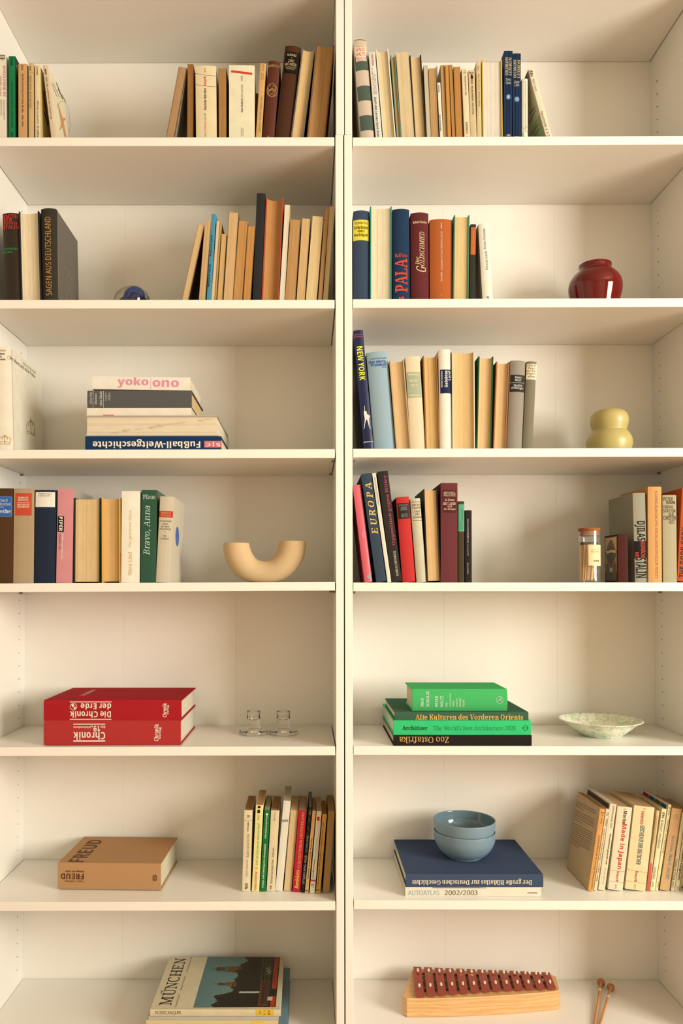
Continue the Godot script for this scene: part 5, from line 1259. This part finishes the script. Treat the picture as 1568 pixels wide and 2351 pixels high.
	b = lay(r, "hs", 344.2, 644.2, 2317.6, 2334, z, b.top, 0.236, "e2cea4", "e0cca0", "picture book with a photographed park and towers, topmost", {"mat": "paper", "t": 0.0143, "bulge": 0.0008, "fields": [["e8b820", 607.6, 2324.6, 41, 14.5, "library_sticker"]], "text": [["MÜNCHEN", "r", "6a5a44", 385.9, 2325.4, 60, 9, "i"], ["C1", "m", "5a4410", 597.6, 2324.4, 7, 4, "u"], ["F 1", "m", "5a4410", 607.4, 2324.4, 9, 4, "u"], ["M30", "m", "5a4410", 617.4, 2324.4, 10, 4, "u"]],
		"face_text": [["t", "MÜNCHEN", "r", "2e261c", 395.5, 2251, 212, 33, "u"], ["t", "Olympiastadt mit Herz", "ri", "6a5a44", 408, 2297.6, 54, 4.6, "u"], ["t", "Olympia-City with a heart", "ri", "6a5a44", 420.4, 2258, 64, 4.6, "u"], ["t", "Ville Olympique au grand coeur", "ri", "6a5a44", 435, 2214, 76, 4.6, "u"]]})
	print_picture(b, "t", tex.garden, [[443.8, 2313], [477.4, 2196.6], [643.2, 2197.6], [632.8, 2312.2]])

# ---------------------------------------------------------------- the other things
func ceramic(c: Color, rough: float, speckled := "") -> StandardMaterial3D:
	var m := StandardMaterial3D.new()
	m.albedo_color = c
	m.roughness = rough
	if speckled:
		m.albedo_texture = tex[speckled]
		m.uv1_triplanar = true
		m.uv1_scale = Vector3.ONE * 14.0
	return m

func clear_glass(solid: bool) -> StandardMaterial3D:
	var m := StandardMaterial3D.new()
	m.roughness = 0.0
	m.metallic_specular = 0.5
	if solid:
		m.refraction_enabled = true
		m.refraction_scale = 0.05
		m.albedo_color = Color(1, 1, 1, 0.0)
	else:
		m.transparency = BaseMaterial3D.TRANSPARENCY_ALPHA
		m.albedo_color = Color(0.95, 0.97, 0.95, 0.03)
	return m

func bowls(y: float, z_front: float) -> void:
	var c := on(1066.5, 1964.5, y)
	var s := scale_at(c)
	var rim := 70.6 * s
	var tall := at(1066.0, 1906.0, c.z).y - y
	var glaze := ceramic(Color(0.455, 0.555, 0.625), 0.42)
	var inner := ceramic(Color(0.39, 0.485, 0.53), 0.12)
	for k in 2:
		var o := thing("bowl", "lower pale blue bowl standing on the navy atlas" if k == 0 else "upper pale blue bowl nested in the other bowl", "bowl", Vector3(c.x, y + 0.0002 + k * tall * 0.445, c.z), "stacked blue bowls")
		var st := builder()
		var outer := curve([[0.0, 0.0015], [rim * 0.50, 0.0015], [rim * 0.555, 0.0], [rim * 0.575, 0.003], [rim * 0.66, tall * 0.10], [rim * 0.83, tall * 0.30], [rim * 0.945, tall * 0.56], [rim * 0.985, tall * 0.80], [rim, tall * 0.985]])
		lathe(st, outer + [[rim - 0.0006, tall], [rim - 0.0024, tall]], 64)
		part("body", st, glaze, o)
		st = builder()
		lathe(st, [[rim - 0.0024, tall]] + curve([[rim - 0.003, tall * 0.985], [rim * 0.985 - 0.0035, tall * 0.8], [rim * 0.945 - 0.004, tall * 0.57], [rim * 0.82 - 0.004, tall * 0.33], [rim * 0.62, tall * 0.15], [rim * 0.3, tall * 0.11], [0.0, tall * 0.10]]), 64)
		part("glazed_inside", st, inner, o)

func objects() -> void:
	# paperweight
	var h := shelf_y("L2", -0.4)
	var c := at(303.6, 690.0, -0.12)
	var s := scale_at(c)
	var rad := 41.2 * s
	var tall := at(303.6, 654.4, -0.12 + rad * 0.25).y - h
	var o := thing("paperweight", "clear glass paperweight ball with a deep blue swirl inside", "paperweight", Vector3(c.x, h + 0.0003, -0.12))
	var st := builder()
	lathe(st, curve([[0.0, 0.0], [rad * 0.45, 0.0], [rad * 0.75, tall * 0.13], [rad, tall * 0.5], [rad * 0.86, tall * 0.78], [rad * 0.5, tall * 0.95], [0.0, tall]], 8), 64)
	part("glass_ball", st, clear_glass(true), o)
	var blue := ceramic(Color(0.015, 0.025, 0.30), 0.6)
	st = builder()
	var rings := []
	for i in 25:
		var v := i / 24.0
		var ring := PackedVector3Array()
		for j in 48:
			var a := TAU * j / 48
			var w := 1.0 + 0.20 * sin(3.0 * a + 4.0 * v) * v + 0.1 * sin(7.0 * a - 3.0 * v) * v
			var q := rad * 0.86 * sqrt(1.0 - pow(v, 1.7)) * w * 0.88
			if i == 24:
				q = 0.0
			ring.append(Vector3(cos(a) * q + 0.004 * v, tall * (0.30 + 0.40 * v) + 0.004 * sin(a * 2.0) * v * (1.0 - v) * 4.0, sin(a) * q))
		rings.append(ring)
	skin(st, rings, -1.0)
	part("blue_core", st, blue, o)
	st = builder()
	for p in [[Vector3(-0.2, 0.52, 0.3), Vector3(0.05, 0.7, 0.25), Vector3(0.4, 0.66, 0.2), Vector3(0.55, 0.52, 0.1)], [Vector3(-0.32, 0.6, 0.1), Vector3(-0.05, 0.73, 0.1), Vector3(0.3, 0.74, 0.0), Vector3(0.5, 0.6, 0.0)], [Vector3(-0.62, 0.3, 0.2), Vector3(-0.4, 0.42, 0.25), Vector3(-0.1, 0.46, 0.3), Vector3(0.1, 0.58, 0.3)]]:
		var path := []
		var radii := []
		for i in 13:
			var f := i / 12.0 * 2.999
			var k := int(f)
			var q: Vector3 = p[k].cubic_interpolate(p[k + 1], p[maxi(k - 1, 0)], p[mini(k + 2, 3)], f - k)
			path.append(Vector3(q.x * rad, q.y * tall, q.z * rad))
			radii.append(0.0045 * sin(PI * (0.03 + 0.94 * i / 12.0)) + 0.0004)
		tube(st, path, radii, 10)
	part("blue_ribbons", st, ceramic(Color(0.08, 0.28, 0.62), 0.1), o)

	# red vase
	h = shelf_y("R2", 0.62)
	var z := -0.135
	c = at(1366.6, 660.0, z)
	s = scale_at(c)
	var y := func(py: float) -> float: return at(1366.6, py, z).y - h
	o = thing("vase", "squat glossy dark red vase with a short wide neck", "vase", Vector3(c.x, h + 0.0003, z))
	st = builder()
	var hi: float = y.call(609.6)
	lathe(st, curve([[0.0, 0.0], [36.0 * s, 0.0], [43 * s, 0.003], [52 * s, y.call(697.0)], [57.6 * s, y.call(675.0)], [59.0 * s, y.call(659.0)], [56.0 * s, y.call(645.0)], [47.0 * s, y.call(632.0)], [38.4 * s, y.call(624.5)], [36.0 * s, y.call(618.0)], [36.4 * s, hi - 0.0006]]) + [[36.0 * s, hi], [34.0 * s, hi]] + curve([[33.6 * s, hi - 0.001], [33.0 * s, y.call(620.0)], [44.0 * s, y.call(634.0)], [55.0 * s, y.call(655.0)], [48.0 * s, y.call(700.0)], [36.0 * s, 0.006], [0.0, 0.005]]), 72)
	part("body", st, ceramic(Color(0.38, 0.012, 0.018), 0.06), o)

	# yellow vase of two bulbs
	h = shelf_y("R3", 0.62)
	z = -0.12
	c = at(1398.8, 990.0, z)
	s = scale_at(c)
	y = func(py: float) -> float: return at(1398.8, py, z).y - h
	o = thing("vase", "matt yellow-green vase shaped like two stacked bulbs", "vase", Vector3(c.x, h + 0.0003, z))
	st = builder()
	hi = y.call(941.0)
	lathe(st, curve([[0.0, 0.0], [34.0 * s, 0.0], [44.0 * s, 0.007], [50.2 * s, y.call(1022.0)], [49.0 * s, y.call(1008.0)], [43.0 * s, y.call(996.0)], [37.6 * s, y.call(989.6)], [39.2 * s, y.call(982.0)], [42.0 * s, y.call(969.0)], [40.0 * s, y.call(955.0)], [31.0 * s, y.call(945.0)], [18.0 * s, hi]]) + [[15.0 * s, hi - 0.0004]] + curve([[14.0 * s, hi - 0.002], [30.0 * s, y.call(955.0)], [34.0 * s, y.call(975.0)], [0.0, y.call(985.0)]]), 72)
	part("body", st, ceramic(Color(0.77, 0.72, 0.47), 0.36, "speckle"), o)

	# u-shaped vase
	h = shelf_y("L4", -0.1)
	z = -0.085
	var base := at(606, 1337, z)
	s = scale_at(base)
	o = thing("vase", "sand-coloured stoneware vase shaped like a U", "vase", Vector3(base.x, h + 0.0003, z))
	var bones := [[542.9, 1247.0, 29.6], [543.4, 1258.0, 30.2], [546.4, 1272.0, 31.0], [553.6, 1288.0, 31.0], [566.0, 1302.0, 29.5], [584.0, 1311.0, 27.0], [606.0, 1314.0, 26.0], [628.0, 1310.6, 27.0], [647.0, 1300.0, 29.5], [660.6, 1285.0, 31.0], [668.0, 1268.0, 31.6], [670.8, 1254.0, 31.4], [671.6, 1243.0, 31.0]]
	var path := []
	var radii := []
	for i in bones.size() - 1:
		for k in 5:
			var f := k / 5.0
			var v := []
			for m in 3:
				v.append(cubic_interpolate(bones[i][m], bones[i + 1][m], bones[maxi(i - 1, 0)][m], bones[mini(i + 2, bones.size() - 1)][m], f))
			path.append(at(v[0], v[1], z) - Vector3(base.x, h, z))
			radii.append(v[2] * s)
	path.append(at(671.6, 1243.0, z) - Vector3(base.x, h, z))
	radii.append(31.0 * s)
	rings = []
	var n := path.size()
	var rim_ring := func(k: int, r0: float, dy: float) -> PackedVector3Array:
		var q := PackedVector3Array()
		for j in 48:
			var a := TAU * j / 48
			q.append(path[k] + Vector3(cos(a) * r0, dy, sin(a) * r0))
		return q
	for e in [[0.001, -0.03], [radii[0] - 0.006, -0.03], [radii[0] - 0.0046, -0.002], [radii[0] - 0.003, -0.0004], [radii[0] - 0.0012, 0.0]]:
		rings.append(rim_ring.call(0, e[0], e[1]))
	for i in n:
		var d: Vector3 = (path[mini(i + 1, n - 1)] - path[maxi(i - 1, 0)]).normalized()
		if i == 0:
			d = Vector3.DOWN
		if i == n - 1:
			d = Vector3.UP
		var side := Vector3(-d.y, d.x, 0)
		var ring := PackedVector3Array()
		for j in 48:
			var a := TAU * j / 48
			var p: Vector3 = path[i] + (side * cos(a) + Vector3.BACK * sin(a)) * radii[i]
			if i == 0 or i == n - 1:
				p.y -= 0.0012
			p.y = maxf(p.y, 0.0)
			ring.append(p)
		rings.append(ring)
	for e in [[radii[-1] - 0.0012, 0.0], [radii[-1] - 0.003, -0.0004], [radii[-1] - 0.0046, -0.002], [radii[-1] - 0.006, -0.03], [0.001, -0.03]]:
		var q: PackedVector3Array = rim_ring.call(n - 1, e[0], e[1])
		var turned := PackedVector3Array()
		for j in 48:
			turned.append(q[(48 + 24 - j) % 48])
		rings.append(turned)
	st = builder()
	skin(st, rings, -1.0)
	part("body", st, ceramic(Color(0.85, 0.745, 0.59), 0.8, "speckle"), o)

	jar()
	holders()
	marbled_bowl()
	glockenspiel()

func jar() -> void:
	var h := shelf_y("R4", 0.62)
	var z := -0.045
	var c := at(1353.0, 1290.0, z)
	var s := scale_at(c)
	var rad := 24.2 * s
	var y := func(py: float) -> float: return at(1353.0, py, z).y - h
	var o := thing("match_jar", "cylindrical glass match jar with a cork stopper and paper label", "jar", Vector3(c.x, h + 0.0003, z))
	var st := builder()
	var tall: float = y.call(1220.0)
	lathe(st, [[0.0, 0.0], [rad - 0.002, 0.0], [rad - 0.0006, 0.0006], [rad, 0.002], [rad, 0.01], [rad, tall - 0.001], [rad - 0.0006, tall], [rad - 0.0012, tall], [rad - 0.0018, tall - 0.001], [rad - 0.0018, 0.008], [rad - 0.004, 0.0045], [0.0, 0.004]], 64)
	part("glass_body", st, clear_glass(false), o)
	st = builder()
	lathe(st, [[0.0, y.call(1230.6)], [rad - 0.0034, y.call(1230.6)], [rad - 0.0026, y.call(1230.0)], [rad - 0.0022, tall], [rad - 0.0003, tall + 0.0003], [rad, tall + 0.001], [rad, y.call(1214.4)], [rad - 0.001, y.call(1213.4)], [0.0, y.call(1213.2)]], 48)
	part("cork_stopper", st, ceramic(Color(0.72, 0.47, 0.26), 0.9, "cork"), o)
	# the label, bent round the front of the glass
	st = builder()
	var lab := rad + 0.0003
	var a0 := asin(clampf((1342.6 - 1353.0) / 24.2, -1, 1))
	var a1 := asin(clampf((1375.4 - 1353.0) / 24.2, -0.97, 0.97))
	var pts := []
	for i in 13:
		var a := lerpf(a0, a1, i / 12.0)
		var lean := (i / 12.0) * -1.8
		var row := []
		for py in [1251.6 - lean * 0.6, 1299.6 - lean * 0.6]:
			row.append(Vector3(sin(a) * lab, y.call(py), cos(a) * lab))
		pts.append([row, Vector3(sin(a), 0, cos(a))])
	for i in 12:
		var p: Array = pts[i][0]
		var q: Array = pts[i + 1][0]
		quad(st, p[0], q[0], q[1], p[1], pts[i][1], pts[i + 1][1], pts[i + 1][1], pts[i][1])
	part("paper_label", st, mat(Color(0.90, 0.83, 0.66), "paper"), o)
	for t in [["LONGUES ET BELLES", "m", 1358.8, 1263.6, 21.0, 1.5, "8a7858"], ["WOODEN MATCHES IN", "m", 1358.8, 1267.2, 21.0, 1.5, "8a7858"], ["ALLUMETTES EN BOIS", "m", 1358.6, 1270.8, 21.4, 1.5, "8a7858"], ["ZUNDEIRE", "Ri", 1360.4, 1288.6, 15.0, 3.2, "4a3e2c"]]:
		st = builder()
		var v := letters(t[0], t[1])
		for i in range(0, v.size(), 3):
			var q := []
			for j in 3:
				var sx: float = (t[2] - 1353.0 + v[i + j].x * t[4]) * s
				var a := asin(clampf(sx / rad, -0.99, 0.99))
				q.append(Vector3(sin(a) * (lab + 0.0003), y.call(t[3]) + v[i + j].y * t[5] * s, cos(a) * (lab + 0.0003)))
			tri(st, q[0], q[1], q[2], Vector3.BACK, Vector3.BACK, Vector3.BACK)
		part("lettering", st, mat(col(t[6]), "ink"), o)
	# the matches standing inside
	var long: float = y.call(1245.0) - 0.005
	var first := thing("match", "wooden match with a dark head standing in the cork-topped jar", "match", Vector3.ZERO, "matches in the cork-topped jar")
	st = builder()
	box(st, Vector3(-0.0012, 0, -0.0012), Vector3(0.0012, long - 0.006, 0.0012), 0.0002)
	part("stick", st, mat(Color(0.86, 0.66, 0.40), "plain"), first)
	st = builder()
	lathe(st, curve([[0.0, long - 0.0075], [0.0017, long - 0.0065], [0.0022, long - 0.003], [0.0015, long - 0.0006], [0.0, long]], 4), 12)
	part("match_head", st, mat(Color(0.13, 0.12, 0.115), "plain"), first)
	var rnd := RandomNumberGenerator.new()
	rnd.seed = 31
	var spots := []
	for k in 26:
		var ang := k * 2.39996
		var rr := sqrt((k + 0.5) / 26.0)
		spots.append(Vector2(cos(ang) * rr, sin(ang) * rr))
	for k in spots.size():
		var m: Node3D = first
		if k > 0:
			m = first.duplicate()
			m.name = numbered("match")
			add_child(m)
		var head: Vector2 = spots[k] * (rad - 0.0052)
		var foot: Vector2 = Vector2(-rad * 0.28, 0) + spots[k] * (rad * 0.56)
		var p0 := Vector3(foot.x, 0.0056, foot.y)
		var p1 := Vector3(head.x, long + 0.002 - 0.0012 * absf(head.x - foot.x) / rad, head.y)
		var up := (p1 - p0).normalized()
		var side := up.cross(Vector3.BACK).normalized()
		var b := Basis(side, up, side.cross(up))
		m.transform = Transform3D(b.rotated(up, rnd.randf() * 1.5), o.position + p0)

func holders() -> void:
	var h := shelf_y("L5", -0.1)
	for k in 2:
		var px := 582.0 if k == 0 else 650.4
		var c := on(px, 1684.6, h)
		var s := scale_at(c)
		var r0 := 32.9 * s
		var r1 := 15.3 * s
		var tall := at(px, 1632.0, c.z).y - h
		var o := thing("candle_holder", "clear glass candle holder nearer the red chronicle volumes" if k == 0 else "clear glass candle holder nearer the middle divider", "candle holder", Vector3(c.x, h + 0.0003, c.z), "pair of glass candle holders")
		var st := builder()
		lathe(st, [[0.0, 0.0], [r0 * 0.9, 0.0], [r0 - 0.002, 0.0003], [r0, 0.002], [r0, 0.006], [r0 - 0.0015, 0.0078], [r0 * 0.8, 0.0082], [r1 + 0.003, 0.0086], [r1 + 0.0008, 0.0096], [r1, 0.012], [r1, tall - 0.002], [r1 - 0.0005, tall - 0.0005], [r1 - 0.0014, tall], [r1 - 0.0022, tall - 0.0006], [r1 - 0.0026, tall - 0.002], [r1 - 0.003, tall - 0.018], [r1 - 0.007, tall - 0.0205], [0.0, tall - 0.0225]], 56)
		part("glass_body", st, clear_glass(true), o)

func marbled_bowl() -> void:
	var h := shelf_y("R5", 0.6)
	var c := on(1378.6, 1687.5, h)
	var s := scale_at(c)
	var rim := 92.0 * s
	var foot := 44.0 * s
	var tall := at(1378.0, 1651.0, c.z).y - h
	var o := thing("bowl", "shallow flared bowl marbled in cream and green", "bowl", Vector3(c.x, h + 0.0003, c.z))
	var st := builder()
	var out := curve([[0.0, 0.001], [foot * 0.9, 0.001], [foot, 0.0], [foot + 0.003, 0.002], [lerpf(foot, rim, 0.42), tall * 0.42], [lerpf(foot, rim, 0.76), tall * 0.80], [rim - 0.002, tall * 0.93], [rim, tall * 0.97]])
	var ins := curve([[rim - 0.003, tall], [lerpf(foot, rim, 0.74), tall * 0.88], [lerpf(foot, rim, 0.38), tall * 0.5], [foot - 0.002, tall * 0.14], [foot * 0.6, tall * 0.09], [0.0, tall * 0.08]])
	lathe(st, out + [[rim - 0.0008, tall]] + ins, 72)
	var m := ceramic(Color(0.97, 0.97, 0.94), 0.3, "marble")
	m.uv1_scale = Vector3.ONE * 7.0
	part("body", st, m, o)

func glockenspiel() -> void:
	var y0 := BOTTOM_Y
	var fl := on(921.8, 2336.3, y0)
	var fr := on(1287.0, 2318.0, y0)
	var tall := at(921.8, 2292.7, fl.z).y - y0
	var top := y0 + tall
	var bl := on(947.0, 2223.0, top)
	var br := on(1276.0, 2237.4, top)
	var o := thing("glockenspiel", "toy glockenspiel with thirteen red bars on a wooden sound box", "glockenspiel", Vector3((fl.x + fr.x) / 2, y0 + 0.0002, fl.z))
	var g := o.position
	var outline := PackedVector2Array()
	for i in 17:
		var f := i / 16.0
		var p := fl.lerp(fr, f) + Vector3(0, 0, 0.010 * 4.0 * f * (1.0 - f))
		outline.append(Vector2(p.x - g.x, p.z - g.z))
	for p in [br, bl]:
		outline.append(Vector2(p.x - g.x, p.z - g.z))
	var round := Geometry2D.offset_polygon(Geometry2D.offset_polygon(outline, -0.009)[0], 0.009, Geometry2D.JOIN_ROUND)[0]
	var clean := PackedVector2Array()
	for p in round:
		if clean.is_empty() or p.distance_to(clean[-1]) > 0.0006:
			clean.append(p)
	round = clean
	# the sound hole under the bars, joined to the rim by a hair's breadth of a slit
	var hole := []
	for p in [[962.0, 2240.0], [1262.0, 2243.0], [1266.0, 2263.0], [975.0, 2277.0]]:
		var q := on(p[0], p[1], top)
		hole.append(Vector2(q.x - g.x, q.z - g.z))
	var best := 0
	var gap: Vector2 = (hole[0] + hole[1]) / 2
	for i in round.size():
		if round[i].y < gap.y and absf(round[i].x - gap.x) < absf(round[best].x - gap.x) or round[best].y > gap.y:
			best = i
	var back_a := Vector2.ZERO
	var back_b := Vector2.ZERO
	var slot := -1
	for i in round.size():
		var a: Vector2 = round[i]
		var b: Vector2 = round[(i + 1) % round.size()]
		if a.y < gap.y and b.y < gap.y and (a.x - gap.x) * (b.x - gap.x) <= 0.0:
			slot = i
			var t := (gap.x - a.x) / (b.x - a.x)
			var m := a.lerp(b, t)
			back_a = m + (a - b).normalized() * 0.0001
			back_b = m - (a - b).normalized() * 0.0001
	var shape := PackedVector2Array()
	for i in round.size():
		shape.append(round[(slot + 1 + i) % round.size()])
	shape.append(back_a)
	var forward := back_a.x < back_b.x
	var inner := [gap + Vector2(-0.0001, 0), hole[0], hole[3], hole[2], hole[1], gap + Vector2(0.0001, 0)]
	if not forward:
		inner.reverse()
	for p in inner:
		shape.append(p)
	shape.append(back_b)
	var beech := StandardMaterial3D.new()
	beech.uv1_triplanar_sharpness = 8.0
	beech.uv1_offset = Vector3(0.5, 0.3, 0.4)
	beech.albedo_color = Color(0.88, 0.70, 0.48)
	beech.albedo_texture = tex.wood
	beech.uv1_triplanar = true
	beech.uv1_scale = Vector3(2.2, 9.0, 9.0)
	beech.roughness = 0.5
	var st := builder()
	prism(st, shape, 0.0, tall, 0.0018)
	part("sound_box", st, beech, o)
	st = builder()
	var fill := PackedVector2Array()
	for p in hole:
		fill.append(p + (p - gap).normalized() * 0.002)
	prism(st, fill, 0.002, 0.005)
	part("box_floor", st, mat(Color(0.10, 0.06, 0.03), "plain"), o)
	var red := ceramic(Color(0.60, 0.20, 0.155), 0.42, "mottle")
	var ivory := ceramic(Color(0.90, 0.84, 0.70), 0.4)
	var yb := top + 0.0075
	var dots := {0: Color(0.60, 0.12, 0.12), 1: Color(0.36, 0.55, 0.20), 2: Color(0.36, 0.30, 0.26), 4: Color(0.82, 0.42, 0.14), 5: Color(0.85, 0.66, 0.12), 7: Color(0.70, 0.10, 0.16), 8: Color(0.36, 0.55, 0.20), 9: Color(0.36, 0.24, 0.22)}
	for i in 13:
		var f := i / 12.0
		var e := 1.0 - pow(1.0 - f, 1.6)
		var pb := on(lerpf(958.0, 1252.4, f), lerpf(2219.4, 2232.0, f), yb)
		var pf := on(lerpf(964.6, 1267.4, f), lerpf(2287.4, 2269.4, e), yb)
		var half := scale_at(pb.lerp(pf, 0.5)) * 9.4
		var dir := (pf - pb).normalized()
		var fr3 := Transform3D(Basis(dir.cross(Vector3.UP) * -1.0, Vector3.UP, dir), pb - g)
		fr3.basis.x = Vector3.UP.cross(dir)
		var len := pb.distance_to(pf)
		st = builder()
		prism(st, rect(-half, half, 0.0, len, 0.0008, 2), -0.0025, 0.0, 0.0005, fr3)
		var bar := part("bar", st, red, o)
		var pins := [lerpf(0.17, 0.16, f), lerpf(0.70, 0.68, f)]
		for k in 2:
			st = builder()
			var q: Vector3 = fr3 * Vector3(0, 0, len * pins[k])
			lathe(st, curve([[0.0, tall - q.y - 0.0002], [0.0014, tall - q.y - 0.0002], [0.0014, 0.0], [0.0026, 0.0004], [0.0029, 0.003], [0.0024, 0.0062], [0.0012, 0.0074], [0.0, 0.0076]], 4), 16, q)
			part("pin", st, ivory, bar)
		if dots.has(i):
			st = builder()
			var disc := PackedVector2Array()
			for k in 20:
				disc.append(Vector2(cos(TAU * k / 20) * 0.0042, len * (pins[0] + 0.10) + sin(TAU * k / 20) * 0.0042))
			prism(st, disc, 0.0, 0.0002, 0.0, fr3)
			part("note_dot", st, mat(dots[i], "ink"), bar)
	# two felt strips that carry the bars
	for k in 2:
		st = builder()
		var fa: Array = [[0.17, 0.16], [0.70, 0.68]][k]
		var a := on(958.0, 2219.4, yb).lerp(on(964.6, 2287.4, yb), fa[0]) - g
		var b := on(1252.4, 2232.0, yb).lerp(on(1267.4, 2269.4, yb), fa[1]) - g
		a.y = tall + 0.0022
		b.y = a.y
		var d := (b - a).normalized()
		var p := []
		for q in 9:
			p.append(a.lerp(b, q / 8.0))
		tube(st, p, [0.0022, 0.0022, 0.0022, 0.0022, 0.0022, 0.0022, 0.0022, 0.0022, 0.0022], 10)
		part("felt_strip", st, mat(Color(0.45, 0.34, 0.24), "plain"), o)
	# mallets
	var wood := ceramic(Color(0.66, 0.42, 0.22), 0.45)
	var cane := ceramic(Color(0.76, 0.54, 0.33), 0.5)
	var tape := ceramic(Color(0.90, 0.82, 0.68), 0.6)
	for k in 2:
		var hp: Vector2 = [Vector2(1379.8, 2255.6), Vector2(1402.2, 2266.8)][k]
		var ep: Vector2 = [Vector2(1364.8, 2351.0), Vector2(1377.6, 2351.0)][k]
		var rh := 8.6 * scale_at(on(hp.x, hp.y, y0))
		var c := on(hp.x, hp.y, y0 + rh)
		var tail := on(ep.x, ep.y, y0 + 0.0045)
		var dir := (tail - c).normalized()
		var whole := 0.205
		var end := c + dir * whole
		end.y = y0 + 0.0028
		dir = (end - c).normalized()
		var m := thing("mallet", "wooden mallet lying by the glockenspiel, the one nearer to it" if k == 0 else "wooden mallet lying by the glockenspiel, the one farther from it", "mallet", Vector3(c.x, y0 + 0.0002, c.z), "pair of wooden mallets")
		var w := m.position
		st = builder()
		lathe(st, curve([[0.0, -rh], [rh * 0.7, -rh * 0.72], [rh, 0.0], [rh * 0.7, rh * 0.72], [0.0, rh]], 6), 28, c - w)
		part("head", st, wood, m)
		st = builder()
		var pth := []
		var rr := []
		for i in 9:
			pth.append(c + dir * lerpf(rh * 0.6, whole, i / 8.0) - w)
			rr.append(lerpf(0.0030, 0.0026, i / 8.0))
		tube(st, pth, rr, 14)
		part("stick", st, cane, m)
		st = builder()
		var t0: float = [0.034, 0.042][k]
		tube(st, [c + dir * t0 - w, c + dir * (t0 + 0.003) - w, c + dir * (t0 + 0.006) - w, c + dir * (t0 + 0.009) - w], [0.0033, 0.0033, 0.0033, 0.0033], 14)
		part("tape", st, tape, m)
